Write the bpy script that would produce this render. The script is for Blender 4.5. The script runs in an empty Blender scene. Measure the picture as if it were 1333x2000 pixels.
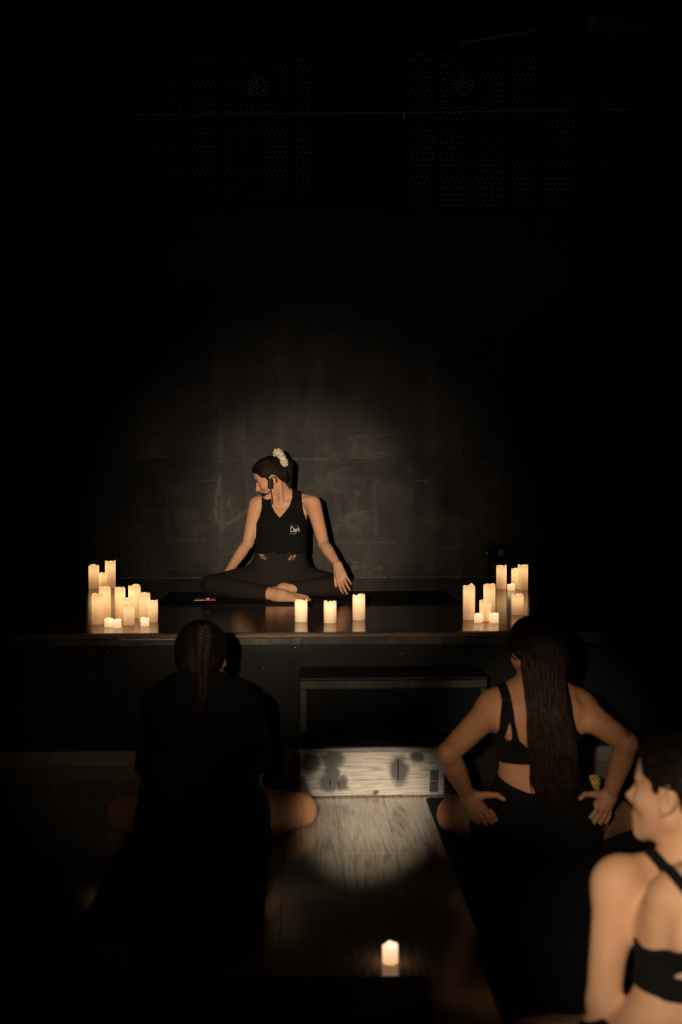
import bpy, bmesh, math, random
import numpy as np
from mathutils import Vector, Matrix

random.seed(7)
rng = np.random.default_rng(7)
C = bpy.context.scene.collection
PI = math.pi

# ------------------------------------------------------------------ camera
CAM_Z, FPX, YAW, PITCH = 1.22, 1944.0, math.radians(2.165), math.radians(1.62)
cam_d = bpy.data.cameras.new('camera')
cam_d.sensor_fit = 'HORIZONTAL'
cam_d.sensor_width = 24.0
cam_d.lens = 35.0
cam_d.clip_start = 0.05
cam_d.dof.use_dof = True
cam_d.dof.focus_distance = 5.7
cam_d.dof.aperture_fstop = 2.2
cam = bpy.data.objects.new('camera', cam_d)
C.objects.link(cam)
cam.location = (0, 0, CAM_Z)
cam.rotation_euler = (PI / 2 - PITCH, 0, -YAW)
bpy.context.scene.camera = cam

# ------------------------------------------------------------------ world, flash, exposure
world = bpy.data.worlds.new('world')
bpy.context.scene.world = world
world.use_nodes = True
world.node_tree.nodes['Background'].inputs[0].default_value = (0, 0, 0, 1)
world.node_tree.nodes['Background'].inputs[1].default_value = 0.0
vs = bpy.context.scene.view_settings
vs.view_transform = 'Standard'
vs.look = 'None'
vs.exposure = 0.0
vs.gamma = 1.0
vs.use_curve_mapping = False


def spot(name, loc, target, power, half_deg, col, radius=0.03, blend=1.0):
    l = bpy.data.lights.new(name, 'SPOT')
    l.energy = power
    l.color = col
    l.spot_size = math.radians(half_deg * 2)
    l.spot_blend = blend
    l.shadow_soft_size = radius
    o = bpy.data.objects.new(name, l)
    C.objects.link(o)
    o.location = loc
    o.rotation_euler = (Vector(target) - Vector(loc)).to_track_quat('-Z', 'Y').to_euler()
    return o


# the photographer's flash head, left of the lens: core and beam on the teacher; further spots added there, each brightening one patch
FLASH = (-0.22, -0.02, 1.31)
spot('flash_core', FLASH, (-0.02, 6.4, 0.98), 930, 8.2, (1.0, 0.80, 0.58), 0.02)
spot('flash_beam', FLASH, (0.05, 6.85, 0.95), 260, 13.5, (1.0, 0.80, 0.58), 0.02)
spot('added_spot_steps', FLASH, (0.259, 3.708, 0.0), 1060, 4.35, (1.0, 0.86, 0.69), 0.03)
spot('added_spot_back', FLASH, (0.72, 3.15, 0.44), 195, 6.4, (1.0, 0.80, 0.60), 0.03)
spot('added_spot_near', FLASH, (0.72, 1.92, 0.41), 180, 9.2, (1.0, 0.82, 0.62), 0.03)
spot('added_spot_left', FLASH, (-0.62, 4.0, 0.36), 34, 9.8, (1.0, 0.74, 0.48), 0.05)
spot('added_spot_above', FLASH, (0.55, 6.8, 3.4), 32, 17, (1.0, 0.80, 0.58), 0.03)


# ------------------------------------------------------------------ layout helper: photo pixel + distance -> point of the place
_R = np.array(Matrix.Rotation(-YAW, 3, 'Z') @ Matrix.Rotation(PI / 2 - PITCH, 3, 'X'))


def ray(u, v):
    return _R @ np.array([(u - 666.5) / FPX, -(v - 1000.0) / FPX, -1.0])


def at(u, v, Y):
    r = ray(u, v)
    return np.array([0, 0, CAM_Z]) + r * (Y / r[1])


def atz(u, v, z):
    r = ray(u, v)
    return np.array([0, 0, CAM_Z]) + r * ((z - CAM_Z) / r[2])


STAGE_Z = 0.575
STAGE_Y = 4.31      # front face of the stage
RISER_Y = 3.84      # front of the lower step
WALL_Y = 6.85


# ------------------------------------------------------------------ object helpers
def link(name, me, mat=None, parent=None, loc=None):
    o = bpy.data.objects.new(name, me)
    C.objects.link(o)
    if mat is not None and len(me.materials) == 0:
        me.materials.append(mat)
    if parent is not None:
        o.parent = parent
    if loc is not None:
        o.location = loc
    return o


def tag(o, label=None, cat=None, group=None, kind=None):
    if label:
        o['label'] = label
    if cat:
        o['category'] = cat
    if group:
        o['group'] = group
    if kind:
        o['kind'] = kind
    return o


def empty(name, loc, label=None, cat=None, group=None, kind=None):
    o = bpy.data.objects.new(name, None)
    o.empty_display_size = 0.05
    C.objects.link(o)
    o.location = loc
    return tag(o, label, cat, group, kind)


def pymesh(name, verts, faces, smooth=False):
    me = bpy.data.meshes.new(name)
    me.from_pydata([tuple(v) for v in verts], [], faces)
    me.update()
    if smooth:
        me.polygons.foreach_set('use_smooth', [True] * len(me.polygons))
    return me


def box_bm(bm, x0, x1, y0, y1, z0, z1, bevel=0.0):
    r = bmesh.ops.create_cube(bm, size=1.0)
    for v in r['verts']:
        v.co = Vector(((x0 + x1) / 2 + v.co.x * (x1 - x0), (y0 + y1) / 2 + v.co.y * (y1 - y0), (z0 + z1) / 2 + v.co.z * (z1 - z0)))
    if bevel > 0:
        es = list({e for v in r['verts'] for e in v.link_edges})
        bmesh.ops.bevel(bm, geom=es, offset=bevel, segments=1, affect='EDGES')
    return bm


def box(name, x0, x1, y0, y1, z0, z1, mat, parent=None, bevel=0.0):
    """a box whose coordinates are given in the parent's frame; origin at its bottom centre"""
    cx, cy = (x0 + x1) / 2, (y0 + y1) / 2
    bm = bmesh.new()
    box_bm(bm, x0 - cx, x1 - cx, y0 - cy, y1 - cy, 0, z1 - z0, bevel)
    me = bpy.data.meshes.new(name)
    bm.to_mesh(me)
    bm.free()
    return link(name, me, mat, parent, (cx, cy, z0))


def struct(o):
    o['kind'] = 'structure'
    return o


def tube_data(paths, radii, sides=5, caps=True):
    """many tapered tubes -> verts, faces. paths: list of (n,3); radii: list of (n,)"""
    V, F = [], []
    off = 0
    ang = np.arange(sides) * 2 * PI / sides
    for P, R in zip(paths, radii):
        P = np.asarray(P, float)
        n = len(P)
        R = np.broadcast_to(np.asarray(R, float), (n,))
        T = np.gradient(P, axis=0)
        T /= np.linalg.norm(T, axis=1)[:, None] + 1e-12
        ref = np.array([0, 0, 1.0]) if abs(T[:, 2]).mean() < 0.8 else np.array([1.0, 0, 0])
        A = np.cross(T, ref)
        A /= np.linalg.norm(A, axis=1)[:, None] + 1e-12
        B = np.cross(T, A)
        ring = P[:, None, :] + R[:, None, None] * (np.cos(ang)[None, :, None] * A[:, None, :] + np.sin(ang)[None, :, None] * B[:, None, :])
        V.append(ring.reshape(-1, 3))
        for i in range(n - 1):
            for j in range(sides):
                a = off + i * sides + j
                b = off + i * sides + (j + 1) % sides
                F.append((a, b, b + sides, a + sides))
        if caps:
            F.append(tuple(off + j for j in range(sides))[::-1])
            F.append(tuple(off + (n - 1) * sides + j for j in range(sides)))
        off += n * sides
    return np.concatenate(V), F


def tube(name, path, rad, mat, parent=None, sides=8, loc=None):
    P = np.asarray(path, float)
    base = P[0] * 0 if loc is None else np.asarray(loc, float)
    V, F = tube_data([P - base], [rad], sides)
    return link(name, pymesh(name, V, F, True), mat, parent, tuple(base) if loc is not None else None)


def lathe(name, prof, mat, parent=None, loc=(0, 0, 0), seg=24, axis=None, smooth=True):
    V, F = [], []
    n = len(prof)
    for (r, z) in prof:
        for j in range(seg):
            a = 2 * PI * j / seg
            V.append((r * math.cos(a), r * math.sin(a), z))
    for i in range(n - 1):
        for j in range(seg):
            a, b = i * seg + j, i * seg + (j + 1) % seg
            F.append((a, b, b + seg, a + seg))
    F.append(tuple(range(seg))[::-1])
    F.append(tuple((n - 1) * seg + j for j in range(seg)))
    if axis is not None:
        q = Vector((0, 0, 1)).rotation_difference(Vector(axis))
        V = [tuple(q @ Vector(v)) for v in V]
    return link(name, pymesh(name, V, F, smooth), mat, parent, tuple(loc))


# ------------------------------------------------------------------ materials
def new_mat(name):
    m = bpy.data.materials.new(name)
    m.use_nodes = True
    nt = m.node_tree
    return m, nt, nt.nodes['Principled BSDF']


def mat(name, col, rough=0.6, spec=0.5, metal=0.0, noise=None, bump=None, coat=0.0, coords='Object', ior=None):
    """plain surface; noise=(scale, amount, detail) varies its colour, bump=(scale, strength)"""
    m, nt, b = new_mat(name)
    b.inputs['Base Color'].default_value = (*col, 1)
    b.inputs['Roughness'].default_value = rough
    b.inputs['Specular IOR Level'].default_value = spec
    b.inputs['Metallic'].default_value = metal
    b.inputs['Coat Weight'].default_value = coat
    b.inputs['Coat Roughness'].default_value = 0.1
    if ior:
        b.inputs['IOR'].default_value = ior
    tc = nt.nodes.new('ShaderNodeTexCoord')
    if noise:
        n = nt.nodes.new('ShaderNodeTexNoise')
        n.inputs['Scale'].default_value = noise[0]
        n.inputs['Detail'].default_value = noise[2] if len(noise) > 2 else 4
        nt.links.new(tc.outputs[coords], n.inputs['Vector'])
        r = nt.nodes.new('ShaderNodeValToRGB')
        r.color_ramp.elements[0].position = 0.3
        r.color_ramp.elements[1].position = 0.7
        r.color_ramp.elements[0].color = (*[c * (1 - noise[1]) for c in col], 1)
        r.color_ramp.elements[1].color = (*[c * (1 + noise[1]) for c in col], 1)
        nt.links.new(n.outputs['Fac'], r.inputs['Fac'])
        nt.links.new(r.outputs['Color'], b.inputs['Base Color'])
    if bump:
        n2 = nt.nodes.new('ShaderNodeTexNoise')
        n2.inputs['Scale'].default_value = bump[0]
        n2.inputs['Detail'].default_value = 5
        nt.links.new(tc.outputs[coords], n2.inputs['Vector'])
        bp = nt.nodes.new('ShaderNodeBump')
        bp.inputs['Strength'].default_value = bump[1]
        bp.inputs['Distance'].default_value = 0.01
        nt.links.new(n2.outputs['Fac'], bp.inputs['Height'])
        nt.links.new(bp.outputs['Normal'], b.inputs['Normal'])
    return m


def skin_mat(name, col, rough=0.45):
    """skin; the colour attribute 'tone' carries brows, lips and nails of the body itself"""
    m, nt, b = new_mat(name)
    at_ = nt.nodes.new('ShaderNodeAttribute')
    at_.attribute_name = 'tone'
    tc = nt.nodes.new('ShaderNodeTexCoord')
    n = nt.nodes.new('ShaderNodeTexNoise')
    n.inputs['Scale'].default_value = 14
    n.inputs['Detail'].default_value = 5
    nt.links.new(tc.outputs['Object'], n.inputs['Vector'])
    r = nt.nodes.new('ShaderNodeValToRGB')
    r.color_ramp.elements[0].position = 0.3
    r.color_ramp.elements[1].position = 0.7
    r.color_ramp.elements[0].color = (col[0] * 0.93, col[1] * 0.88, col[2] * 0.86, 1)
    r.color_ramp.elements[1].color = (col[0] * 1.05, col[1] * 1.07, col[2] * 1.08, 1)
    nt.links.new(n.outputs['Fac'], r.inputs['Fac'])
    mx = nt.nodes.new('ShaderNodeMix')
    mx.data_type = 'RGBA'
    mx.blend_type = 'MULTIPLY'
    mx.inputs[0].default_value = 1.0
    nt.links.new(r.outputs['Color'], mx.inputs[6])
    nt.links.new(at_.outputs['Color'], mx.inputs[7])
    nt.links.new(mx.outputs[2], b.inputs['Base Color'])
    b.inputs['Roughness'].default_value = rough
    b.inputs['Specular IOR Level'].default_value = 0.22
    n2 = nt.nodes.new('ShaderNodeTexNoise')
    n2.inputs['Scale'].default_value = 160
    nt.links.new(tc.outputs['Object'], n2.inputs['Vector'])
    bp = nt.nodes.new('ShaderNodeBump')
    bp.inputs['Strength'].default_value = 0.12
    bp.inputs['Distance'].default_value = 0.002
    nt.links.new(n2.outputs['Fac'], bp.inputs['Height'])
    nt.links.new(bp.outputs['Normal'], b.inputs['Normal'])
    return m


def hair_mat(name, col):
    m, nt, b = new_mat(name)
    tc = nt.nodes.new('ShaderNodeTexCoord')
    n = nt.nodes.new('ShaderNodeTexNoise')
    n.inputs['Scale'].default_value = 60
    n.inputs['Detail'].default_value = 4
    nt.links.new(tc.outputs['Object'], n.inputs['Vector'])
    r = nt.nodes.new('ShaderNodeValToRGB')
    r.color_ramp.elements[0].position = 0.3
    r.color_ramp.elements[1].position = 0.75
    r.color_ramp.elements[0].color = (*[c * 0.5 for c in col], 1)
    r.color_ramp.elements[1].color = (*[c * 1.7 for c in col], 1)
    nt.links.new(n.outputs['Fac'], r.inputs['Fac'])
    nt.links.new(r.outputs['Color'], b.inputs['Base Color'])
    b.inputs['Roughness'].default_value = 0.5
    b.inputs['Specular IOR Level'].default_value = 0.16
    return m


def cloth_mat(name, col, fold=0.35):
    m, nt, b = new_mat(name)
    b.inputs['Base Color'].default_value = (*col, 1)
    b.inputs['Roughness'].default_value = 0.9
    b.inputs['Specular IOR Level'].default_value = 0.15
    tc = nt.nodes.new('ShaderNodeTexCoord')
    n = nt.nodes.new('ShaderNodeTexNoise')
    n.inputs['Scale'].default_value = 9
    n.inputs['Detail'].default_value = 3
    n.inputs['Distortion'].default_value = 1.2
    nt.links.new(tc.outputs['Object'], n.inputs['Vector'])
    bp = nt.nodes.new('ShaderNodeBump')
    bp.inputs['Strength'].default_value = fold
    bp.inputs['Distance'].default_value = 0.03
    nt.links.new(n.outputs['Fac'], bp.inputs['Height'])
    nt.links.new(bp.outputs['Normal'], b.inputs['Normal'])
    return m


def wood_mat(name, c0, c1, rough, spec=0.5, axis='X', scale=1.0, coat=0.0, stains=None, ior=None, dirt=0.0):
    """boards: long grain with cathedral rings, optional dark stains [(x, z, rx, rz)] in object space"""
    m, nt, b = new_mat(name)
    L = nt.links.new
    tc = nt.nodes.new('ShaderNodeTexCoord')
    oi = nt.nodes.new('ShaderNodeObjectInfo')
    mp = nt.nodes.new('ShaderNodeMapping')
    st = {'X': (0.55, 9, 9), 'Y': (9, 0.55, 9)}[axis]
    mp.inputs['Scale'].default_value = [s * scale for s in st]
    L(tc.outputs['Object'], mp.inputs['Vector'])
    rv = nt.nodes.new('ShaderNodeVectorMath')
    rv.operation = 'SCALE'
    rv.inputs[0].default_value = (31, 17, 23)
    L(oi.outputs['Random'], rv.inputs['Scale'])
    L(rv.outputs['Vector'], mp.inputs['Location'])
    n = nt.nodes.new('ShaderNodeTexNoise')
    n.inputs['Scale'].default_value = 1.0
    n.inputs['Detail'].default_value = 1.5
    L(mp.outputs['Vector'], n.inputs['Vector'])
    ml = nt.nodes.new('ShaderNodeMath')
    ml.operation = 'MULTIPLY'
    ml.inputs[1].default_value = 110.0
    L(n.outputs['Fac'], ml.inputs[0])
    sn = nt.nodes.new('ShaderNodeMath')
    sn.operation = 'SINE'
    L(ml.outputs[0], sn.inputs[0])
    pw = nt.nodes.new('ShaderNodeMath')          # thin dark lines where the rings surface
    pw.operation = 'POWER'
    hf = nt.nodes.new('ShaderNodeMath')
    hf.operation = 'MULTIPLY_ADD'
    hf.inputs[1].default_value = 0.5
    hf.inputs[2].default_value = 0.5
    L(sn.outputs[0], hf.inputs[0])
    L(hf.outputs[0], pw.inputs[0])
    pw.inputs[1].default_value = 5.0
    n2 = nt.nodes.new('ShaderNodeTexNoise')
    n2.inputs['Scale'].default_value = 16.0
    n2.inputs['Detail'].default_value = 6
    n2.inputs['Roughness'].default_value = 0.65
    L(mp.outputs['Vector'], n2.inputs['Vector'])
    ad = nt.nodes.new('ShaderNodeMath')
    ad.operation = 'MULTIPLY_ADD'
    ad.inputs[1].default_value = -0.17
    L(pw.outputs[0], ad.inputs[0])
    L(n2.outputs['Fac'], ad.inputs[2])
    r = nt.nodes.new('ShaderNodeValToRGB')
    r.color_ramp.elements[0].position = 0.22
    r.color_ramp.elements[1].position = 0.58
    r.color_ramp.elements[0].color = (*c0, 1)
    r.color_ramp.elements[1].color = (*c1, 1)
    L(ad.outputs[0], r.inputs['Fac'])
    col = r.outputs['Color']
    if stains:
        sx = nt.nodes.new('ShaderNodeSeparateXYZ')
        nz = nt.nodes.new('ShaderNodeTexNoise')
        nz.inputs['Scale'].default_value = 22
        nz.inputs['Detail'].default_value = 5
        L(tc.outputs['Object'], nz.inputs['Vector'])
        dv = nt.nodes.new('ShaderNodeVectorMath')
        dv.operation = 'MULTIPLY_ADD'
        dv.inputs[1].default_value = (0.035, 0.0, 0.035)
        L(nz.outputs['Color'], dv.inputs[0])
        L(tc.outputs['Object'], dv.inputs[2])
        total = None
        for (x, z, rx, rz) in stains:
            mm = nt.nodes.new('ShaderNodeMapping')
            mm.inputs['Location'].default_value = (-(x + 0.0175) / rx, 0, -(z + 0.0175) / rz)
            mm.inputs['Scale'].default_value = (1 / rx, 0, 1 / rz)
            L(dv.outputs['Vector'], mm.inputs['Vector'])
            ln = nt.nodes.new('ShaderNodeVectorMath')
            ln.operation = 'LENGTH'
            L(mm.outputs['Vector'], ln.inputs[0])
            mr = nt.nodes.new('ShaderNodeMapRange')
            mr.interpolation_type = 'SMOOTHSTEP'
            mr.inputs['From Min'].default_value = 1.35
            mr.inputs['From Max'].default_value = 0.6
            L(ln.outputs['Value'], mr.inputs['Value'])
            if total is None:
                total = mr.outputs[0]
            else:
                mxm = nt.nodes.new('ShaderNodeMath')
                mxm.operation = 'MAXIMUM'
                L(total, mxm.inputs[0])
                L(mr.outputs[0], mxm.inputs[1])
                total = mxm.outputs[0]
        mx = nt.nodes.new('ShaderNodeMix')
        mx.data_type = 'RGBA'
        sc_ = nt.nodes.new('ShaderNodeMath')
        sc_.operation = 'MULTIPLY'
        sc_.inputs[1].default_value = 0.9
        L(total, sc_.inputs[0])
        L(sc_.outputs[0], mx.inputs[0])
        L(col, mx.inputs[6])
        mx.inputs[7].default_value = (0.026, 0.024, 0.021, 1)
        col = mx.outputs[2]
    L(col, b.inputs['Base Color'])
    b.inputs['Roughness'].default_value = rough
    b.inputs['Specular IOR Level'].default_value = spec
    b.inputs['Coat Weight'].default_value = coat
    b.inputs['Coat Roughness'].default_value = 0.12
    if ior:
        b.inputs['IOR'].default_value = ior
    bp = nt.nodes.new('ShaderNodeBump')
    bp.inputs['Strength'].default_value = 0.15
    bp.inputs['Distance'].default_value = 0.002
    L(ad.outputs[0], bp.inputs['Height'])
    L(bp.outputs['Normal'], b.inputs['Normal'])
    return m


def scuffed_black(name, base, light, rough=0.6, scale=1.0, spec=0.3, amount=1.0, marks=False):
    """black paint worn by scuffs, smears and fine scratches"""
    m, nt, b = new_mat(name)
    L = nt.links.new
    tc = nt.nodes.new('ShaderNodeTexCoord')

    def noise(sc, det, mapscale=(1, 1, 1), dist=0.0, rough_=0.5):
        mp = nt.nodes.new('ShaderNodeMapping')
        mp.inputs['Scale'].default_value = [s * scale for s in mapscale]
        L(tc.outputs['Object'], mp.inputs['Vector'])
        n = nt.nodes.new('ShaderNodeTexNoise')
        n.inputs['Scale'].default_value = sc
        n.inputs['Detail'].default_value = det
        n.inputs['Distortion'].default_value = dist
        n.inputs['Roughness'].default_value = rough_
        L(mp.outputs['Vector'], n.inputs['Vector'])
        return n.outputs['Fac']

    def rng_(v, a, c, lo=0.0, hi=1.0):
        mr = nt.nodes.new('ShaderNodeMapRange')
        mr.inputs['From Min'].default_value = a
        mr.inputs['From Max'].default_value = c
        mr.inputs['To Min'].default_value = lo
        mr.inputs['To Max'].default_value = hi
        L(v, mr.inputs['Value'])
        return mr.outputs[0]

    def op(o, a, c):
        n = nt.nodes.new('ShaderNodeMath')
        n.operation = o
        for i, x in enumerate((a, c)):
            if isinstance(x, (int, float)):
                n.inputs[i].default_value = x
            else:
                L(x, n.inputs[i])
        return n.outputs[0]
    clouds = rng_(noise(2.1, 6, (1, 1, 1), 0.6, 0.6), 0.42, 0.75, 0.0, 0.55)
    vert = rng_(noise(3.0, 4, (2.2, 1, 0.3), 0.4), 0.5, 0.85, 0.0, 0.5)
    scr_h = rng_(noise(3.0, 3, (0.6, 1, 9.0), 1.2), 0.66, 0.74, 0.0, 0.6)
    scr_v = rng_(noise(3.0, 3, (11.0, 1, 0.7), 1.5), 0.68, 0.76, 0.0, 0.4)
    gate = rng_(noise(4.0, 3), 0.45, 0.65)
    fine = rng_(noise(40, 4), 0.35, 0.75, 0.5, 1.2)
    s = op('ADD', clouds, vert)
    s = op('ADD', s, op('MULTIPLY', gate, op('ADD', scr_h, scr_v)))
    s = op('MULTIPLY', s, fine)
    s = op('MULTIPLY', s, amount)
    if marks:
        an = nt.nodes.new('ShaderNodeAttribute')
        an.attribute_name = 'scuff'
        s = op('ADD', s, op('MULTIPLY', an.outputs['Fac'], op('MULTIPLY', rng_(noise(70, 4), 0.3, 0.7, 0.55, 1.15), rng_(noise(9, 4, (1, 1, 1), 0.8), 0.32, 0.62, 0.05, 1.25))))
    cl = nt.nodes.new('ShaderNodeClamp')
    L(s, cl.inputs['Value'])
    mx = nt.nodes.new('ShaderNodeMix')
    mx.data_type = 'RGBA'
    L(cl.outputs[0], mx.inputs[0])
    mx.inputs[6].default_value = (*base, 1)
    mx.inputs[7].default_value = (*light, 1)
    L(mx.outputs[2], b.inputs['Base Color'])
    b.inputs['Roughness'].default_value = rough
    b.inputs['Specular IOR Level'].default_value = spec
    return m


M = {}
M['floor'] = wood_mat('grey_oak_plank', (0.20, 0.17, 0.13), (0.46, 0.39, 0.30), 0.12, 0.5, 'Y', 1.0, ior=1.85)
M['recess'] = scuffed_black('shaded_black_paint', (0.003, 0.003, 0.003), (0.012, 0.011, 0.010), 0.7, 1.5)  # black paint darkened in place of shade in the step recess
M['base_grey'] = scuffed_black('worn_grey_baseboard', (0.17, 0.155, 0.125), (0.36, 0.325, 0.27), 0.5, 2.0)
M['rail'] = scuffed_black('brightened_black_paint', (0.07, 0.063, 0.052), (0.25, 0.225, 0.18), 0.5, 3.0)  # black step paint made paler in place of light on rail and posts
M['sub_floor'] = mat('sub_floor', (0.012, 0.01, 0.009), 0.8)
M['riser'] = wood_mat('worn_oak_riser', (0.17, 0.148, 0.118), (0.42, 0.375, 0.305), 0.5, 0.4, 'X', 1.6,
                      stains=[(-0.242, 0.1343, 0.04, 0.045), (-0.1584, 0.1454, 0.048, 0.036), (-0.1544, 0.0892, 0.03, 0.05), (-0.1644, 0.0532, 0.05, 0.04), (-0.1185, 0.0486, 0.026, 0.032), (0.1052, 0.0964, 0.04, 0.06), (0.1753, 0.15, 0.028, 0.026), (-0.2739, 0.0203, 0.03, 0.06), (0.0153, 0.0109, 0.012, 0.012)])
M['black_paint'] = scuffed_black('black_stage_paint', (0.006, 0.0055, 0.005), (0.030, 0.027, 0.023), 0.55, 1.5)
M['black_board'] = scuffed_black('black_step_paint', (0.011, 0.010, 0.009), (0.09, 0.08, 0.066), 0.45, 2.0)
M['wall'] = scuffed_black('scuffed_black_wall', (0.010, 0.009, 0.0075), (0.135, 0.118, 0.092), 0.6, 1.0, amount=0.75, marks=True)
M['worn_edge'] = scuffed_black('scraped_edge', (0.015, 0.013, 0.011), (0.42, 0.36, 0.27), 0.5, 14.0, amount=0.8)
M['deck'] = wood_mat('dark_glossy_deck', (0.006, 0.0034, 0.002), (0.018, 0.0098, 0.0052), 0.14, 0.5, 'X', 0.8, ior=1.6)
M['nosing'] = wood_mat('worn_brown_nosing', (0.05, 0.03, 0.018), (0.24, 0.15, 0.09), 0.45, 0.4, 'X', 2.0)
M['deck'].node_tree.nodes['Principled BSDF'].inputs['Specular Tint'].default_value = (1.0, 0.62, 0.30, 1)
M['dark_wall'] = mat('dark_matte_wall', (0.006, 0.006, 0.006), 0.9, 0.1, noise=(3, 0.4))
M['steel'] = mat('screw_steel', (0.65, 0.62, 0.58), 0.3, 0.5, 1.0, noise=(90, 0.2))
M['perf'] = mat('perforated_sheet_black', (0.005, 0.005, 0.005), 0.6, 0.2, noise=(8, 0.3))
M['perf_dot'] = mat('pale_lining_behind_holes', (0.42, 0.30, 0.16), 0.7, 0.2, noise=(3.0, 0.8, 3))
M['mat_black'] = mat('black_rubber_mat', (0.010, 0.010, 0.010), 0.85, 0.2, bump=(220, 0.4))
M['matte_black'] = mat('black_plastic', (0.006, 0.006, 0.006), 0.6, 0.2, noise=(30, 0.3))
M['slot'] = mat('dark_slot', (0.003, 0.003, 0.003), 0.9, 0.1, noise=(30, 0.3))
M['tape'] = mat('grey_black_tape', (0.05, 0.048, 0.044), 0.35, 0.5, noise=(40, 0.5), bump=(60, 0.15))

# ================================================================== organic surfaces
def unit(v):
    v = np.asarray(v, float)
    return v / (np.linalg.norm(v) + 1e-12)


def frame(fwd, up):
    """columns x, y, z with y = forward, z close to up"""
    y = unit(fwd)
    z = np.asarray(up, float)
    z = unit(z - y * (z @ y))
    return np.stack([np.cross(y, z), y, z], axis=1)


class Prim:
    __slots__ = ('fn', 'c', 'r', 'k', 'sub', 'tag')

    def __init__(s, fn, c, r, k, sub=False, tag=''):
        s.fn, s.c, s.r, s.k, s.sub, s.tag = fn, np.asarray(c, float), r, k, sub, tag


def rc(a, b, ra, rb, k=0.02, tag='', sub=False):
    a, b = np.asarray(a, float), np.asarray(b, float)
    ab = b - a
    l2 = ab @ ab + 1e-12

    def fn(p):
        t = np.clip((p - a) @ ab / l2, 0, 1)
        return np.linalg.norm(p - a - t[:, None] * ab, axis=1) - (ra + (rb - ra) * t)
    return Prim(fn, (a + b) / 2, math.sqrt(l2) / 2 + max(ra, rb), k, sub, tag)


def ell(c, R, rad, k=0.02, tag='', sub=False):
    c, rad = np.asarray(c, float), np.asarray(rad, float)
    R = np.eye(3) if R is None else R

    def fn(p):
        q = (p - c) @ R
        k0 = np.linalg.norm(q / rad, axis=1)
        k1 = np.linalg.norm(q / rad ** 2, axis=1) + 1e-9
        return np.where(k0 < 0.05, -rad.min(), k0 * (k0 - 1) / k1)
    return Prim(fn, c, rad.max(), k, sub, tag)


def loft(o, R, st, k=0.02, tag='', n=2.15, sub=False):
    """stations (z, cx, cy, a, b) along local z, smoothed"""
    st = np.asarray(st, float)
    z = st[:, 0]
    zz = np.linspace(z[0], z[-1], 90)
    # cubic through the stations (finite-difference tangents)
    cols = []
    for j in range(1, 5):
        y = st[:, j]
        m = np.gradient(y, z)
        i = np.clip(np.searchsorted(z, zz, side='right') - 1, 0, len(z) - 2)
        h = z[i + 1] - z[i]
        t = (zz - z[i]) / h
        cols.append((2 * t ** 3 - 3 * t ** 2 + 1) * y[i] + (t ** 3 - 2 * t ** 2 + t) * h * m[i] + (-2 * t ** 3 + 3 * t ** 2) * y[i + 1] + (t ** 3 - t ** 2) * h * m[i + 1])
    cx, cy, aa, bb = cols
    aa, bb = np.maximum(aa, 0.01), np.maximum(bb, 0.01)
    o = np.asarray(o, float)

    def fn(p):
        q = (p - o) @ R
        zc = np.clip(q[:, 2], zz[0], zz[-1])
        a, b = np.interp(zc, zz, aa), np.interp(zc, zz, bb)
        x, y = q[:, 0] - np.interp(zc, zz, cx), q[:, 1] - np.interp(zc, zz, cy)
        nn = ((np.abs(x) / a) ** n + (np.abs(y) / b) ** n) ** (1 / n)
        ds = (nn - 1) * np.minimum(a, b)
        dz = np.maximum(zz[0] - q[:, 2], q[:, 2] - zz[-1])
        return np.where(dz > 0, np.sqrt(np.maximum(ds, 0) ** 2 + dz ** 2), np.maximum(ds, dz))
    zm = (zz[0] + zz[-1]) / 2
    return Prim(fn, o + R @ np.array([0, 0, zm]), (zz[-1] - zz[0]) / 2 + aa.max() + abs(cy).max(), k, sub, tag)


def smin(a, b, k):
    if k <= 0:
        return np.minimum(a, b)
    h = np.maximum(k - np.abs(a - b), 0) / k
    return np.minimum(a, b) - h * h * k * 0.25


def smax(a, b, k):
    return -smin(-a, -b, k)


def evaluate(prims, p):
    d = np.full(len(p), 10.0)
    for P in prims:
        lb = np.linalg.norm(p - P.c, axis=1) - P.r
        if P.sub:
            m = lb < P.k - d
            if m.any():
                d[m] = smax(d[m], -P.fn(p[m]), P.k)
        else:
            m = lb < d + P.k
            if m.any():
                d[m] = smin(d[m], P.fn(p[m]), P.k)
    return d


def field(prims, offset=0.0, cuts=(), ck=0.0):
    """cuts: functions p -> signed distance (negative = keep)"""
    def f(p):
        d = evaluate(prims, p) - offset
        for c in cuts:
            d = smax(d, c(p), ck)
        return d
    return f


def half(pt, nrm):
    pt, nrm = np.asarray(pt, float), unit(nrm)
    return lambda p: (p - pt) @ nrm


def poly2(pts, to2d):
    """signed distance to a 2-D polygon (negative inside); to2d maps points to (n,2)"""
    pts = np.asarray(pts, float)

    def f(p):
        q = to2d(p)
        d = np.full(len(q), 1e9)
        inside = np.zeros(len(q), bool)
        for i in range(len(pts)):
            a, b = pts[i], pts[(i + 1) % len(pts)]
            ab = b - a
            t = np.clip((q - a) @ ab / (ab @ ab + 1e-12), 0, 1)
            d = np.minimum(d, np.linalg.norm(q - a - t[:, None] * ab, axis=1))
            cond = (a[1] > q[:, 1]) != (b[1] > q[:, 1])
            xi = (b[0] - a[0]) * (q[:, 1] - a[1]) / (b[1] - a[1] + 1e-15) + a[0]
            inside ^= cond & (q[:, 0] < xi)
        return np.where(inside, -d, d)
    return f


def px_poly(pxs, Y):
    """outline given in the photo at distance Y, used as a straight (parallel) cut through the garment"""
    w = np.array([at(q[0], q[1], q[2] if len(q) > 2 else Y)[[0, 2]] for q in pxs])
    return poly2(w, lambda p: p[:, [0, 2]])


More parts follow.
